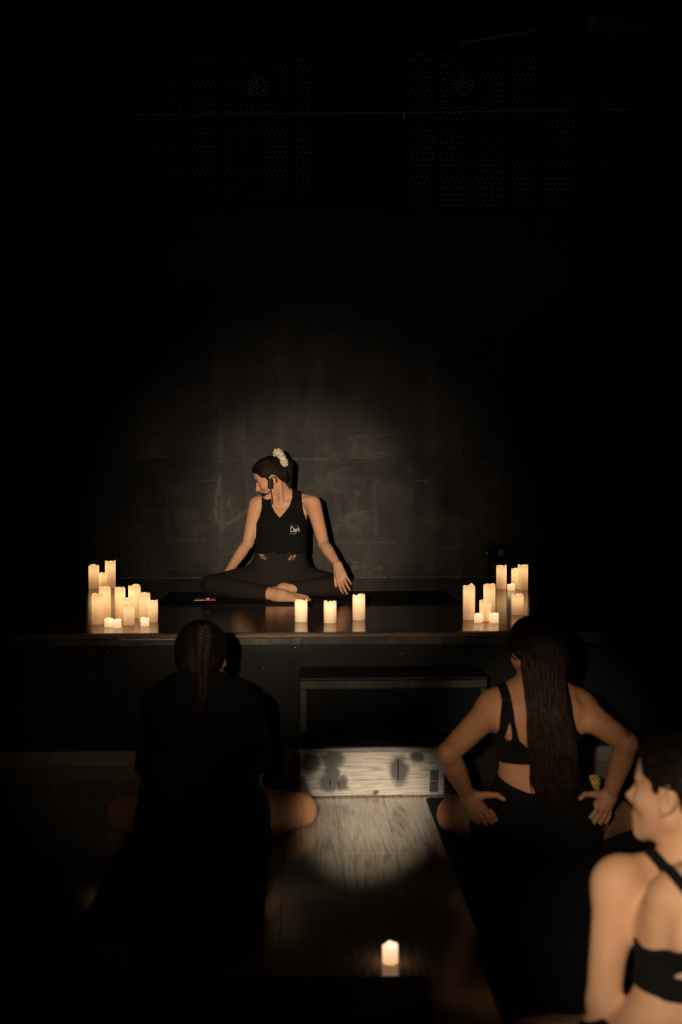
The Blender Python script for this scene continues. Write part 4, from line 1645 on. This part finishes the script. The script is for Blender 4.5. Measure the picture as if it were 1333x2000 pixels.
def print_bar(u0, u1, v0, v1):
    a, b = at(u0, v1, 5.72), at(u1, v0, 5.72)
    V, F = [], []
    for i in range(6):
        for j in range(2):
            x, z = a[0] + (b[0] - a[0]) * i / 5, a[2] + (b[2] - a[2]) * j
            V.append((x - teacher_base[0], (on_front(tfront, x, z, 5.45) or 5.72) - .0016 - teacher_base[1], z - teacher_base[2]))
    for i in range(5):
        F.append((2 * i, 2 * i + 2, 2 * i + 3, 2 * i + 1))
    link('small_print', pymesh('small_print', V, F), ink_g, teacher)


for bar in ((566.6, 573.5, 1026.3, 1028.6), (576.5, 584, 1026.3, 1027.6), (567.2, 569.2, 1040.2, 1043.6), (571.5, 579.5, 1040.8, 1042.2), (571.5, 578.2, 1043, 1044)):
    print_bar(*bar)

# hair: tight cap, ponytail tied high with a ruffled scrunchie
capP, capcut = hair_cap(hcT, RH, HS, .010)
lo, hi = bbox(capP)
capf_ = field(capP, .009)
cap = sdf_object('hair', field(capP, .009, [capcut], .006), lo, hi, .0035, HAIR_DARK, teacher, teacher_base)
tie = hcT + RH @ (np.array([0, -.096, .080]) * HS) + side * .022
back = -RH[:, 1]


def ponytail(start, dirs, n, spread, length, rad, seed, wave=.006):
    r = np.random.default_rng(seed)
    paths, radii = [], []
    for i in range(n):
        a, q = r.uniform(0, 2 * PI), math.sqrt(r.uniform(0, 1))
        o1 = np.array([math.cos(a) * q, math.sin(a) * q, 0])
        L = length * r.uniform(.85, 1.05)
        pts = []
        ph = r.uniform(0, 6.28)
        for t in np.linspace(0, 1, 14):
            c = np.array([np.interp(t, [d[0] for d in dirs], [d[1 + k] for d in dirs]) for k in range(3)])
            sp = np.interp(t, [0, .25, .7, 1], [spread * .45, spread, spread * .9, spread * .35])
            pts.append(start + c * (L / length) + o1 * sp + wave * np.array([math.sin(t * 9 + ph), math.cos(t * 8 + ph), 0]))
        paths.append(np.array(pts))
        radii.append(np.interp(np.linspace(0, 1, 14), [0, .3, .8, 1], [rad * .8, rad, rad * .8, rad * .2]))
    return paths, radii


cs, cr = combed(hcT, RH, HS, capf_, capcut, tie, 420, 21)
strands(cs, cr, 'combed_strands', HAIR_DARK, teacher, teacher_base)

pd = [(0, 0, 0, 0), (.12, .026, .012, .010), (.3, .040, .030, -.03), (.6, .038, .045, -.13), (1, .020, .060, -.25)]
pp_, pr_ = ponytail(tie, pd, 170, .032, 1.0, .0042, 3)
strands(pp_, pr_, 'ponytail', HAIR_DARK, teacher, teacher_base)

# scrunchie: ring of gathered cream fabric round the root of the ponytail
cream = mat('cream_ruffled_fabric', (.72, .61, .47), .85, .2, noise=(60, .25))
axs = unit(np.array([.80, .22, .50]))
RS = frame(axs, (0, -1, .3))
V, F = [], []
nu, nv = 130, 22
rs = np.random.default_rng(5)
phs = rs.uniform(0, 6.28, 8)
for i in range(nu):
    u = 2 * PI * i / nu
    for j in range(nv):
        v = 2 * PI * j / nv
        ruff = 1 + .22 * math.sin(17 * u + 2 * v + phs[0]) + .20 * math.sin(26 * u - 3 * v + phs[1]) + .16 * math.sin(9 * u + 5 * v + phs[2]) + .10 * math.sin(37 * u + 4 * v)
        r = .0165 * ruff
        R0 = .040 + r * math.cos(v)
        lp = np.array([R0 * math.cos(u), r * math.sin(v) * 1.1, R0 * math.sin(u) * 1.35])
        V.append(tie + axs * .006 + RS @ lp - np.array(teacher_base))
for i in range(nu):
    for j in range(nv):
        F.append((i * nv + j, ((i + 1) % nu) * nv + j, ((i + 1) % nu) * nv + (j + 1) % nv, i * nv + (j + 1) % nv))
scr = link('scrunchie', pymesh('scrunchie', V, F, True), cream, teacher)
tag(scr, 'ruffled cream scrunchie')

# ring and thin bracelet
gold = mat('gold_metal', (.75, .55, .28), .25, .5, 1.0, noise=(60, .2))


def ring_at(a, b, t, rad, thick, name, parent, base, m):
    c = lerp(a, b, t)
    Rr = frame(unit(np.asarray(b) - np.asarray(a)), (.3, .5, .8))
    pts = [c + Rr @ np.array([rad * math.cos(x), 0, rad * math.sin(x)]) for x in np.linspace(0, 2 * PI, 25)]
    V, F = tube_data([np.array(pts)], [thick], 6, False)
    return link(name, pymesh(name, V - np.asarray(base), F, True), m, parent)


fing = [p for p in hR if p.tag == 'hand_finger']
seg = fing[6]      # first bone of the ring finger
ring_at(seg.c - unit(tipsR[2] - wrR) * .004, seg.c + unit(tipsR[2] - wrR) * .004, .5, .0092, .0014, 'ring', teacher, teacher_base, gold)
ring_at(wrR, elR, .03, .0255, .0012, 'bracelet', teacher, teacher_base, gold)

# headset microphone worn at the near ear
e0 = at(528, 945, 5.655)
hs = empty('headset_microphone', tuple(e0), 'black headset microphone clipped at the ear of the teacher', 'microphone')
foam = at(514, 966, 5.69)
PB = box('transmitter', -.0135, .0135, -.008, .008, -.027, .027, M['matte_black'], hs, .004)
bpth = [np.array([0, .004, -.02]), np.array([.001, .004, -.04]), lerp(0 * e0, foam - e0, .45) + np.array([.006, -.004, -.026]), foam - e0]
tube('boom', bpth, [.0022, .002, .002, .002], M['matte_black'], hs, 8)
hcw = np.array([.010, .012, .020])
tube('ear_hook', [np.array([0, .004, .02]), np.array([.008, .010, .036]), np.array([.022, .014, .040]), np.array([.034, .016, .028]), np.array([.036, .016, .008])], [.0022] * 5, M['matte_black'], hs, 8)
lathe('foam_cap', [(.001, -.011), (.007, -.009), (.0105, 0), (.008, .008), (.002, .011)], M['mat_black'], hs, tuple(foam - e0), 12, tuple(unit(foam - (e0 + bpth[2]))))
cab = [np.array([.001, .004, -.03]), at(531, 968, 5.72) - e0, at(532.5, 985, 5.735) - e0]
tube('cable', cab, [.0016] * 3, M['matte_black'], hs, 6)

# ------------------------------------------------------------------ person with long loose hair, seen from behind (right of the steps)
MATZ = .0056
RY = 3.25
R0 = np.array([at(1056, 1690, RY)[0], RY, MATZ])
upR = unit(at(1047, 1345, RY + .02) - R0)
RR = frame((-.03, 1, 0), upR)
rs_ = 1.0
rp = torso_prims(R0, RR, rs_, 1.05, True, True)
nb = at(1047, 1340, RY + .02)
sL, sR = at(964, 1384, RY + .01), at(1131, 1384, RY + .01)
eL, eR = at(875, 1472, RY - .17), at(1226, 1452, RY - .17)
wL, wR = at(914, 1553, RY - .05), at(1192, 1552, RY - .05)
RHd = frame(unit((-.36, .93, -.06)), (-.02, 0, 1))
hcR = at(1051, 1277, RY + .03)
rp.append(rc(nb + np.array([0, 0, -.03]), hcR + RHd @ np.array([0, -.02, -.06]), .055, .050, .03, 'neck'))
for sh in (sL, sR):
    rp.append(rc(lerp(nb, sh, .05) + np.array([0, 0, .012]), lerp(nb, sh, .85) + np.array([0, 0, .014]), .044, .036, .035, 'torso'))
    rp.append(ell(sh + np.array([0, -.005, 0]), None, (.050, .052, .056), .03, 'arm'))
rp += arm_prims(sL, eL, wL, 1.0, 'arm', .035)
rp += arm_prims(sR, eR, wR, 1.0, 'arm', .035)
curlF = ((55, 80, 35), (62, 82, 38), (66, 84, 40), (68, 84, 42))
h1, tl = hand_prims(wL, at(940, 1592, RY - .07) - wL, (.10, -1, .25), (1, 0, .6), .98, curlF, (4, 1, -2, -6), (62, 20, 10, 38))
h2, tr_ = hand_prims(wR, at(1171, 1590, RY - .07) - wR, (-.10, -1, .25), (-1, 0, .6), .98, curlF, (4, 1, -2, -6), (62, 20, 10, 38))
rp += h1 + h2
W_ = lambda x, y, z: R0 + RR @ np.array([x, y, z])
hips = sorted([W_(.09, .02, .088), W_(-.09, .02, .088)], key=lambda q: q[0])
kL, kR = at(890, 1592, 3.47), at(1207, 1598, 3.47)
aL, aR = at(1035, 1600, 3.62), at(1060, 1600, 3.52)
aL[2], aR[2] = .045, .05
rp += leg_prims(hips[0], kL, aL, 1.12, 'legL', .05)
rp += leg_prims(hips[1], kR, aR, 1.12, 'legR', .05)
rp += foot_prims(aL, (1, .10, -.05), (0, .75, .6), .95) + foot_prims(aR, (-1, .0, -.05), (0, .75, .6), .95)
rh = head_prims(hcR, RHd, .97)
rb = rp + rh
baseR = (R0[0], R0[1], MATZ)


def tone_R(V):
    col = head_colour(hcR, RHd, .97)(V)
    for t in tl + tr_:
        w = np.clip((.0085 - np.linalg.norm(V - t, axis=1)) / .004, 0, 1)[:, None] * .35
        col = col * (1 - w) + np.array([1.1, .85, .8]) * w
    # little dark tattoo above the right elbow
    m = V[:, 1] < RY - .10
    for (u, v, r) in ((1229, 1438, .0035), (1233, 1435, .0045), (1230, 1433, .003), (1226, 1435, .0025)):
        q = at(u, v, RY - .2)
        w = np.clip((r - np.linalg.norm((V - q)[:, [0, 2]], axis=1)) / .0015, 0, 1) * m
        col = col * (1 - .85 * w[:, None])
    return col


lo, hi = bbox(rb)
woman_r = sdf_object('person', field(rb, 0, [fl_cut(MATZ)], .004), lo, hi, .0042, SKIN_TAN, None, baseR, tone_R)
tag(woman_r, 'seated person with long loose brown hair, seen from behind with hands on hips', 'person', 'people seated on the floor')

# sports bra with split straps
Yb = RY - .09
outer = px_poly([(984, 1300), (982, 1340), (985, 1372), (977, 1415), (970, 1430), (957, 1438), (945, 1470), (945, 1502), (1000, 1499), (1050, 1496), (1150, 1499), (1150, 1440), (1136, 1434), (1127, 1425), (1120, 1400),
                 (1118, 1372), (1117, 1300), (1104, 1300), (1104, 1372), (1096, 1420), (1078, 1452), (1052, 1465), (1031, 1461), (1014, 1445), (1006, 1412), (1002, 1375), (1000, 1340), (999, 1300)], Yb)
hole1 = px_poly([(995, 1408), (987.5, 1443), (993, 1449), (1000, 1445), (999, 1425)], Yb)
hole2 = px_poly([(1109, 1408), (1104, 1445), (1111, 1449), (1117, 1443)], Yb)
br = by(rp, 'torso')
lo, hi = bbox(br)
bra = sdf_object('sports_bra', field(br, .0048, [lambda p: np.maximum(outer(p), np.maximum(-hole1(p), -hole2(p)))], .0015), lo, hi, .004, BLACK_KNIT, woman_r, baseR)
sil = mat('silver_metal', (.75, .73, .70), .22, .5, 1.0, noise=(50, .15))
for (u0, u1) in ((984, 1003), (1103.5, 1118.5)):
    a, b = at(u0, 1372, Yb - .02), at(u1, 1372, Yb - .02)
    bf = field(br, .0048)
    pts = []
    for t in np.linspace(0, 1, 7):
        q = lerp(a, b, t)
        y = on_front(bf, q[0], q[2], RY - .35) or q[1]
        pts.append((q[0] - baseR[0], y - .001 - baseR[1], q[2] - baseR[2]))
    V, F = tube_data([np.array(pts)], [.0011], 6)
    link('strap_slider', pymesh('strap_slider', V, F, True), sil, woman_r)

# high-waisted shorts
sh_poly = px_poly([(930, 1490), (962, 1512), (981, 1530), (1005, 1542), (1035, 1551), (1066, 1553), (1100, 1547), (1130, 1533), (1150, 1515), (1180, 1490), (1185, 1560), (1176, 1600), (1178, 1640), (1172, 1690), (1160, 1760),
                   (950, 1760), (938, 1690), (931, 1640), (940, 1612), (955, 1588), (960, 1560), (950, 1530)], RY - .1)
st_ = by(rp, 'torso', 'hips', 'leg')
lo, hi = bbox(st_)
sdf_object('shorts', field(st_, .005, [sh_poly, fl_cut(MATZ - .0003)], .003), lo, hi, .005, BLACK_KNIT, woman_r, baseR)

# hair: cap and long wavy strands down the back
capP, capcut = hair_cap(hcR, RHd, .97)
lo, hi = bbox(capP)
sdf_object('hair', field(capP, .016, [capcut], .008), lo, hi, .0045, HAIR_DARK, woman_r, baseR)
cs, cr = combed(hcR, RHd, .97, field(capP, .016), capcut, hcR + np.array([.02, -.10, -.06]), 260, 22, .0005, .002)
strands(cs, cr, 'combed_strands', HAIR_DARK, woman_r, baseR)


def long_hair(n, seed):
    r = np.random.default_rng(seed)
    paths, radii = [], []
    vs_ = [1262, 1300, 1340, 1400, 1460, 1520, 1590]
    cu_ = [1056, 1062, 1065, 1071, 1080, 1084, 1084]
    wu = [40, 42, 39, 39, 45, 47, 36]
    yy = [RY - .060, RY - .075, RY - .095, RY - .125, RY - .135, RY - .125, RY - .125]
    for i in range(n):
        a = r.uniform(-1, 1)
        dep = r.uniform(0, 1)
        end = r.uniform(1525, 1592) if abs(a) < .8 else r.uniform(1490, 1560)
        start = r.uniform(1262, 1300)
        ph, am = r.uniform(0, 6.28), r.uniform(.002, .006)
        pts = []
        vv = np.linspace(start, end, 22)
        for v in vv:
            c = np.interp(v, vs_, cu_) + a * np.interp(v, vs_, wu)
            y = np.interp(v, vs_, yy) - (1 - a * a) * .022 + dep * .022
            q = at(c, v, y)
            k = (v - start) / (end - start)
            q = q + np.array([math.sin(v * .055 + ph) * am * (.3 + k), math.cos(v * .05 + ph) * am * .6, 0])
            pts.append(q)
        paths.append(np.array(pts))
        t = np.linspace(0, 1, 22)
        radii.append(np.interp(t, [0, .1, .75, 1], [.002, .0042, .0036, .0004]))
    return paths, radii


lp, lr = long_hair(330, 9)
strands(lp, lr, 'long_strands', HAIR_BROWN, woman_r, baseR)

# jewellery
for nm, hh, wr__, el__, tt, rings in (('l', h1, wL, eL, tl, ()), ('r', h2, wR, eR, tr_, (3, 6))):
    fg = [p for p in hh if p.tag == 'hand_finger']
    for gi in rings:
        s_ = fg[gi]
        ax = unit(fg[gi + 1].c - s_.c)
        ring_at(s_.c - ax * .003, s_.c + ax * .003, .5, .0098, .0018, 'ring', woman_r, baseR, sil)
for t, rr in ((.02, .0255), (.07, .0262)):
    ring_at(wR, eR, t, rr, .0009, 'bracelet', woman_r, baseR, gold)

# mustard lump standing on the mat beyond the right thigh
Ys = 3.67
ys0 = at(1159, 1560, Ys)
ys0[2] = .0052
top = at(1160, 1514, Ys)
sp_p = [rc(ys0 + np.array([.0, 0, .020]), np.array([top[0], Ys, top[2] - .024]), .020, .024, .01, 's'),
        rc(ys0 + np.array([-.014, 0, .03]), np.array([top[0] - .021, Ys, top[2] - .034]), .009, .009, .006, 's')]


def lump(p):
    return evaluate(sp_p, p) - .0022 * (np.sin(p[:, 0] * 420) * np.sin(p[:, 2] * 390 + 1) + np.sin(p[:, 1] * 500 + p[:, 2] * 210))


lo, hi = bbox(sp_p, .02)
sponge = sdf_object('sponge', lambda p: np.maximum(lump(p), .0052 - p[:, 2]), lo, hi, .003, mat('mustard_sponge', (.62, .42, .11), .9, .1, noise=(120, .35), bump=(260, .5)), None, (ys0[0], Ys, ys0[2]))
tag(sponge, 'small lumpy mustard yellow sponge on the mat just beyond the ringed hand', 'sponge')

# ------------------------------------------------------------------ person with a braid, seen from behind (left of the steps)
LY = 3.32
L0_ = np.array([at(397, 1680, LY)[0], LY, MATZ])
upL = unit(at(395, 1330, LY + .02) - L0_)
RL = frame((.02, 1, 0), upL)
lp_ = torso_prims(L0_, RL, 1.02, 1.10, True, True)
nb = at(395, 1335, LY + .02)
sL, sR = at(324, 1378, LY + .02), at(468, 1378, LY + .02)
eL, eR = at(304, 1509, LY + .07), at(494, 1506, LY + .07)
wL, wR = at(318, 1545, LY + .27), at(470, 1545, LY + .27)
RHl = frame(unit((.03, 1, -.16)), (0, .1, 1))
hcL = at(393, 1284, LY + .03)
lp_.append(rc(nb + np.array([0, 0, -.03]), hcL + RHl @ np.array([0, -.02, -.06]), .056, .050, .03, 'neck'))
for sh in (sL, sR):
    lp_.append(rc(lerp(nb, sh, .05) + np.array([0, 0, .012]), lerp(nb, sh, .85) + np.array([0, 0, .014]), .045, .038, .035, 'torso'))
lp_ += arm_prims(sL, eL, wL, 1.0, 'armL', .035)
lp_ += arm_prims(sR, eR, wR, 1.0, 'armR', .035)
g1, _t = hand_prims(wL, (-.2, .9, -.25), (0, .2, -1), (1, 0, 0), .98)
g2, _t = hand_prims(wR, (.2, .9, -.25), (0, .2, -1), (-1, 0, 0), .98)
lp_ += g1 + g2
W2 = lambda x, y, z: L0_ + RL @ np.array([x, y, z])
hips = sorted([W2(.095, .02, .09), W2(-.095, .02, .09)], key=lambda q: q[0])
kL, kR = at(246, 1588, 3.56), at(584, 1584, 3.56)
aL, aR = at(370, 1600, 3.68), at(420, 1600, 3.58)
aL[2], aR[2] = .045, .05
lp_ += leg_prims(hips[0], kL, aL, 1.15, 'legL', .05)
lp_ += leg_prims(hips[1], kR, aR, 1.15, 'legR', .05)
lp_ += foot_prims(aL, (1, .05, -.05), (0, .75, .6), .98) + foot_prims(aR, (-1, .0, -.05), (0, .75, .6), .98)
lh = head_prims(hcL, RHl, .97)
lb = lp_ + lh
baseL = (L0_[0], L0_[1], MATZ)
lo, hi = bbox(lb)
woman_l = sdf_object('person', field(lb, 0, [fl_cut(MATZ)], .004), lo, hi, .005, SKIN_TAN, None, baseL, head_colour(hcL, RHl, .97))
tag(woman_l, 'seated person with a dark braid, seen from behind in a loose black T-shirt', 'person', 'people seated on the floor')
# loose T-shirt with elbow-length sleeves
ts_ = by(lp_, 'torso', 'hips')
loose = [loft(L0_, RL, [(.0, 0, -.02, .205, .135), (.05, 0, -.02, .212, .145), (.12, 0, -.015, .205, .14), (.25, 0, 0, .182, .125), (.38, 0, 0, .178, .125), (.48, 0, -.004, .165, .11), (.54, 0, -.01, .12, .07)], .03, 'shirt')]
for sh, el_ in ((sL, eL), (sR, eR)):
    loose += limb([lerp(sh, nb, .25) + np.array([0, 0, -.01]), lerp(sh, el_, .1), lerp(sh, el_, .55), lerp(sh, el_, .98)], [.052, .064, .066, .068], .05, 'sleeve')
slv = [half(lerp(sh, el_, .93), el_ - sh) for sh, el_ in ((sL, eL), (sR, eR))]


def sleeve_cut(p):
    a = np.minimum(slv[0](p), .09 - np.linalg.norm(p - eL, axis=1))
    b = np.minimum(slv[1](p), .09 - np.linalg.norm(p - eR, axis=1))
    return np.maximum(a, b)


zc = at(395, 1330, LY - .06)[2]


def collar(p):
    r = np.linalg.norm((p - nb)[:, :2] * np.array([1, 1.0]), axis=1)
    return np.minimum(p[:, 2] - zc, .085 - r)


all_s = ts_ + loose
lo, hi = bbox(all_s)
wrk = lambda p: .004 * np.sin(p[:, 2] * 34 + 3 * np.sin(p[:, 0] * 14)) * np.sin(p[:, 0] * 19 + 1)
shirt_f = field(all_s, .006, [sleeve_cut, collar], .004)
sdf_object('t_shirt', lambda p: np.maximum(shirt_f(p) + wrk(p), MATZ - .0003 - p[:, 2]), lo, hi, .006, BLACK_CLOTH, woman_l, baseL)
# shorts
stl = by(lp_, 'torso', 'hips', 'leg')
lo, hi = bbox(stl)
poly_s = px_poly([(262, 1600), (300, 1540), (395, 1500), (500, 1540), (512, 1570), (524, 1600), (530, 1640), (520, 1740), (275, 1740), (262, 1660)], LY - .05)
sdf_object('shorts', field(stl, .006, [poly_s, fl_cut(MATZ - .0003)], .003), lo, hi, .006, BLACK_CLOTH, woman_l, baseL)
# hair cap and braid
LINE_L = [(a, max(b, -.052) if a < -.03 and b < 0 else b) for a, b in HAIRLINE]
capP, capcut = hair_cap(hcL, RHl, .97, .010, LINE_L)
lo, hi = bbox(capP)
sdf_object('hair', field(capP, .012, [capcut], .008), lo, hi, .0045, HAIR_DARK, woman_l, baseL)
cs, cr = combed(hcL, RHl, .97, field(capP, .012), capcut, hcL + np.array([.005, -.10, -.02]), 240, 23, .0005, .002)
strands(cs, cr, 'combed_strands', HAIR_DARK, woman_l, baseL)
bpx = [(399, 1222), (400, 1240), (399, 1260), (396, 1280), (395, 1300), (396, 1322), (397, 1345), (396, 1368), (394, 1390)]
bY = [LY - .068, LY - .084, LY - .090, LY - .088, LY - .078, LY - .080, LY - .105, LY - .125, LY - .135]
ctl = np.array([at(u, v, y) for (u, v), y in zip(bpx, bY)])
tt_ = np.linspace(0, 8, 120)
axis_ = np.stack([np.interp(tt_, range(9), ctl[:, k]) for k in range(3)], 1)
paths, radii = [], []
for k in range(3):
    ph = k * 2 * PI / 3
    w = np.interp(tt_, [0, 1, 4, 6.5, 8], [.012, .020, .0165, .012, .004])
    an = tt_ * 2 * PI / 1.05 + ph
    q = axis_ + np.stack([np.sin(an) * w, np.sin(2 * an) * w * .45, np.zeros_like(an)], 1)
    paths.append(q)
    radii.append(np.interp(tt_, [0, 1, 4, 6.8, 8], [.008, .0115, .0100, .0070, .0015]))
    for j in range(7):       # loose strands inside each lock
        off = np.random.default_rng(40 + 7 * k + j).normal(0, 1, 3)
        off = off / np.linalg.norm(off) * radii[k][:, None] * .85
        paths.append(q + off)
        radii.append(radii[k] * .26)
radii = radii
strands(paths, radii, 'braid', HAIR_BROWN, woman_l, baseL, 7)

# ------------------------------------------------------------------ person in the foreground, looking left
F0 = np.array([at(1306, 2000, 1.80)[0], 1.80, MATZ])
nb = at(1345, 1694, 1.96)
RF = frame(unit((-.14, .99, 0)), unit(nb - F0))
fs = .91
fp = torso_prims(F0, RF, fs, 1.12, True, True)
WF = lambda x, y, z: F0 + RF @ (np.array([x, y, z]) * fs)
fH = unit((-.68, .72, .02))
RHf = frame(fH, (.12, 0, 1))
ear = at(1304, 1566, 1.93)
sdv = RHf[:, 0] if RHf[1, 0] < 0 else -RHf[:, 0]
hcF = ear - sdv * .074 + RHf[:, 1] * .008 + RHf[:, 2] * .004
fp.append(rc(nb + np.array([0, 0, -.03]), hcF + RHf @ np.array([0, -.022, -.055]), .054, .050, .03, 'neck'))
sL = at(1205, 1730, 1.92)
sR = nb + (nb - sL) * np.array([1, 1, 0]) + np.array([0, 0, sL[2] - nb[2]])
for sh in (sL, sR):
    fp.append(rc(lerp(nb, sh, .05) + np.array([0, 0, .0]), lerp(nb, sh, .85) + np.array([0, 0, .016]), .044, .036, .035, 'torso'))
    fp.append(ell(sh, None, (.042, .044, .048), .03, 'arm'))
eL = at(1176, 1955, 1.87)
wLf = at(1300, 2030, 2.03)
fp += arm_prims(sL, eL, wLf, .86, 'arm', .035)
eR = sR + np.array([.06, .05, -.26])
wRf = eR + np.array([-.14, .17, -.02])
fp += arm_prims(sR, eR, wRf, .86, 'arm', .035)
k1, _t = hand_prims(wLf, (.7, .7, -.2), (.2, .2, -1), (0, 1, 0), .98)
k2, _t = hand_prims(wRf, (-.7, .7, -.1), (.2, .2, -1), (0, -1, 0), .98)
fp += k1 + k2
hips = sorted([WF(.088, .02, .092), WF(-.088, .02, .092)], key=lambda q: q[0])
kL = at(1046, 2050, 1.92)
kL[2] = max(kL[2], .075)
kR = hips[1] + np.array([.10, .38, -.0])
kR[2] = .11
aL = np.array([F0[0] - .06, F0[1] + .27, .055])
aR = np.array([F0[0] + .05, F0[1] + .22, .06])
fp += leg_prims(hips[0], kL, aL, .98, 'legL', .05)
fp += leg_prims(hips[1], kR, aR, .98, 'legR', .05)
fp += foot_prims(aL, (.8, .5, -.05), (.3, .6, .7), .95) + foot_prims(aR, (-.8, .4, -.05), (.3, .6, .7), .95)
fh = head_prims(hcF, RHf, .96)
fb_ = fp + fh
baseF = (F0[0], F0[1], MATZ)
lo, hi = bbox(fb_)
woman_f = sdf_object('person', field(fb_, 0, [fl_cut(MATZ)], .003), lo, hi, .0045, SKIN_PALE, None, baseF, head_colour(hcF, RHf, .96))
tag(woman_f, 'blurred person at the lower right edge looking left, in a black sports bra', 'person', 'people seated on the floor')
US, LS = 1.88, 1.77      # the straps lie farther off than the band: the back leans away
fo = px_poly([(1266, 1630, US), (1267, 1668, US), (1282, 1690, US), (1305, 1722, US), (1330, 1768, US - .03), (1348, 1815, LS + .03), (1330, 1826, LS), (1298, 1846, LS), (1262, 1857, LS + .02), (1222, 1862, LS + .10), (1150, 1868, LS + .13), (1150, 1912, LS + .06), (1236, 1930, LS + .03), (1264, 1942, LS),
              (1300, 1946, LS), (1340, 1948, LS), (1560, 1945, LS), (1560, 1830, LS), (1450, 1846, LS), (1410, 1830, LS), (1395, 1810, LS + .03), (1412, 1760, US - .03), (1440, 1690, US), (1440, 1630, US), (1420, 1630, US), (1405, 1690, US), (1370, 1770, US - .03),
              (1350, 1738, US), (1326, 1706, US), (1300, 1676, US), (1287, 1662, US), (1286, 1630, US)], LS)
fhole = px_poly([(1306, 1899), (1340, 1858), (1378, 1899)], LS)
brf = by(fp, 'torso')
lo, hi = bbox(brf)
sdf_object('sports_bra', field(brf, .0048, [lambda p: np.maximum(fo(p), -fhole(p))], .0015), lo, hi, .0045, BLACK_KNIT, woman_f, baseF)
lgs = by(fp, 'torso', 'hips', 'leg')
lo, hi = bbox(lgs)
zwf = WF(0, 0, .19)
thigh_c = half(lerp(hips[0], kL, .55), kL - hips[0])
thigh_d = half(lerp(hips[1], kR, .55), kR - hips[1])
sdf_object('shorts', field(lgs, .005, [half(zwf, RF[:, 2]), lambda p: np.where(((p - F0) @ RF[:, 0]) * ((hips[0] - F0) @ RF[:, 0]) > 0, thigh_c(p), thigh_d(p)), fl_cut(MATZ - .0003)], .003), lo, hi, .006, BLACK_KNIT, woman_f, baseF)
capP, capcut = hair_cap(hcF, RHf, .96)
lo, hi = bbox(capP)
sdf_object('hair', field(capP, .011, [capcut], .006), lo, hi, .0045, HAIR_DARK, woman_f, baseF)
cs, cr = combed(hcF, RHf, .96, field(capP, .011), capcut, hcF + RHf @ np.array([0, -.11, .03]), 450, 24, .0005, .002)
strands(cs, cr, 'combed_strands', HAIR_DARK, woman_f, baseF)
bun = hcF + RHf @ np.array([0, -.118, .03])
bp_, br_ = [], []
for i in range(26):
    r = np.random.default_rng(100 + i)
    Rb = frame(r.normal(0, 1, 3), r.normal(0, 1, 3))
    rad = r.uniform(.018, .028)
    t = np.linspace(0, 2 * PI * .9, 20)
    bp_.append(bun + (Rb @ np.stack([rad * np.cos(t), rad * np.sin(t) * .9, .004 * np.sin(3 * t)])).T)
    br_.append(np.full(20, .0075))
strands(bp_, br_, 'hair_bun', HAIR_DARK, woman_f, baseF, 6)
st_p = hcF + sdv * .076 + RHf @ np.array([0, .000, -.034])
lathe('ear_stud', [(.0005, .003), (.0022, .002), (.0026, 0), (.002, -.002)], sil, woman_f, tuple(st_p - np.array(baseF)), 10, tuple(sdv))
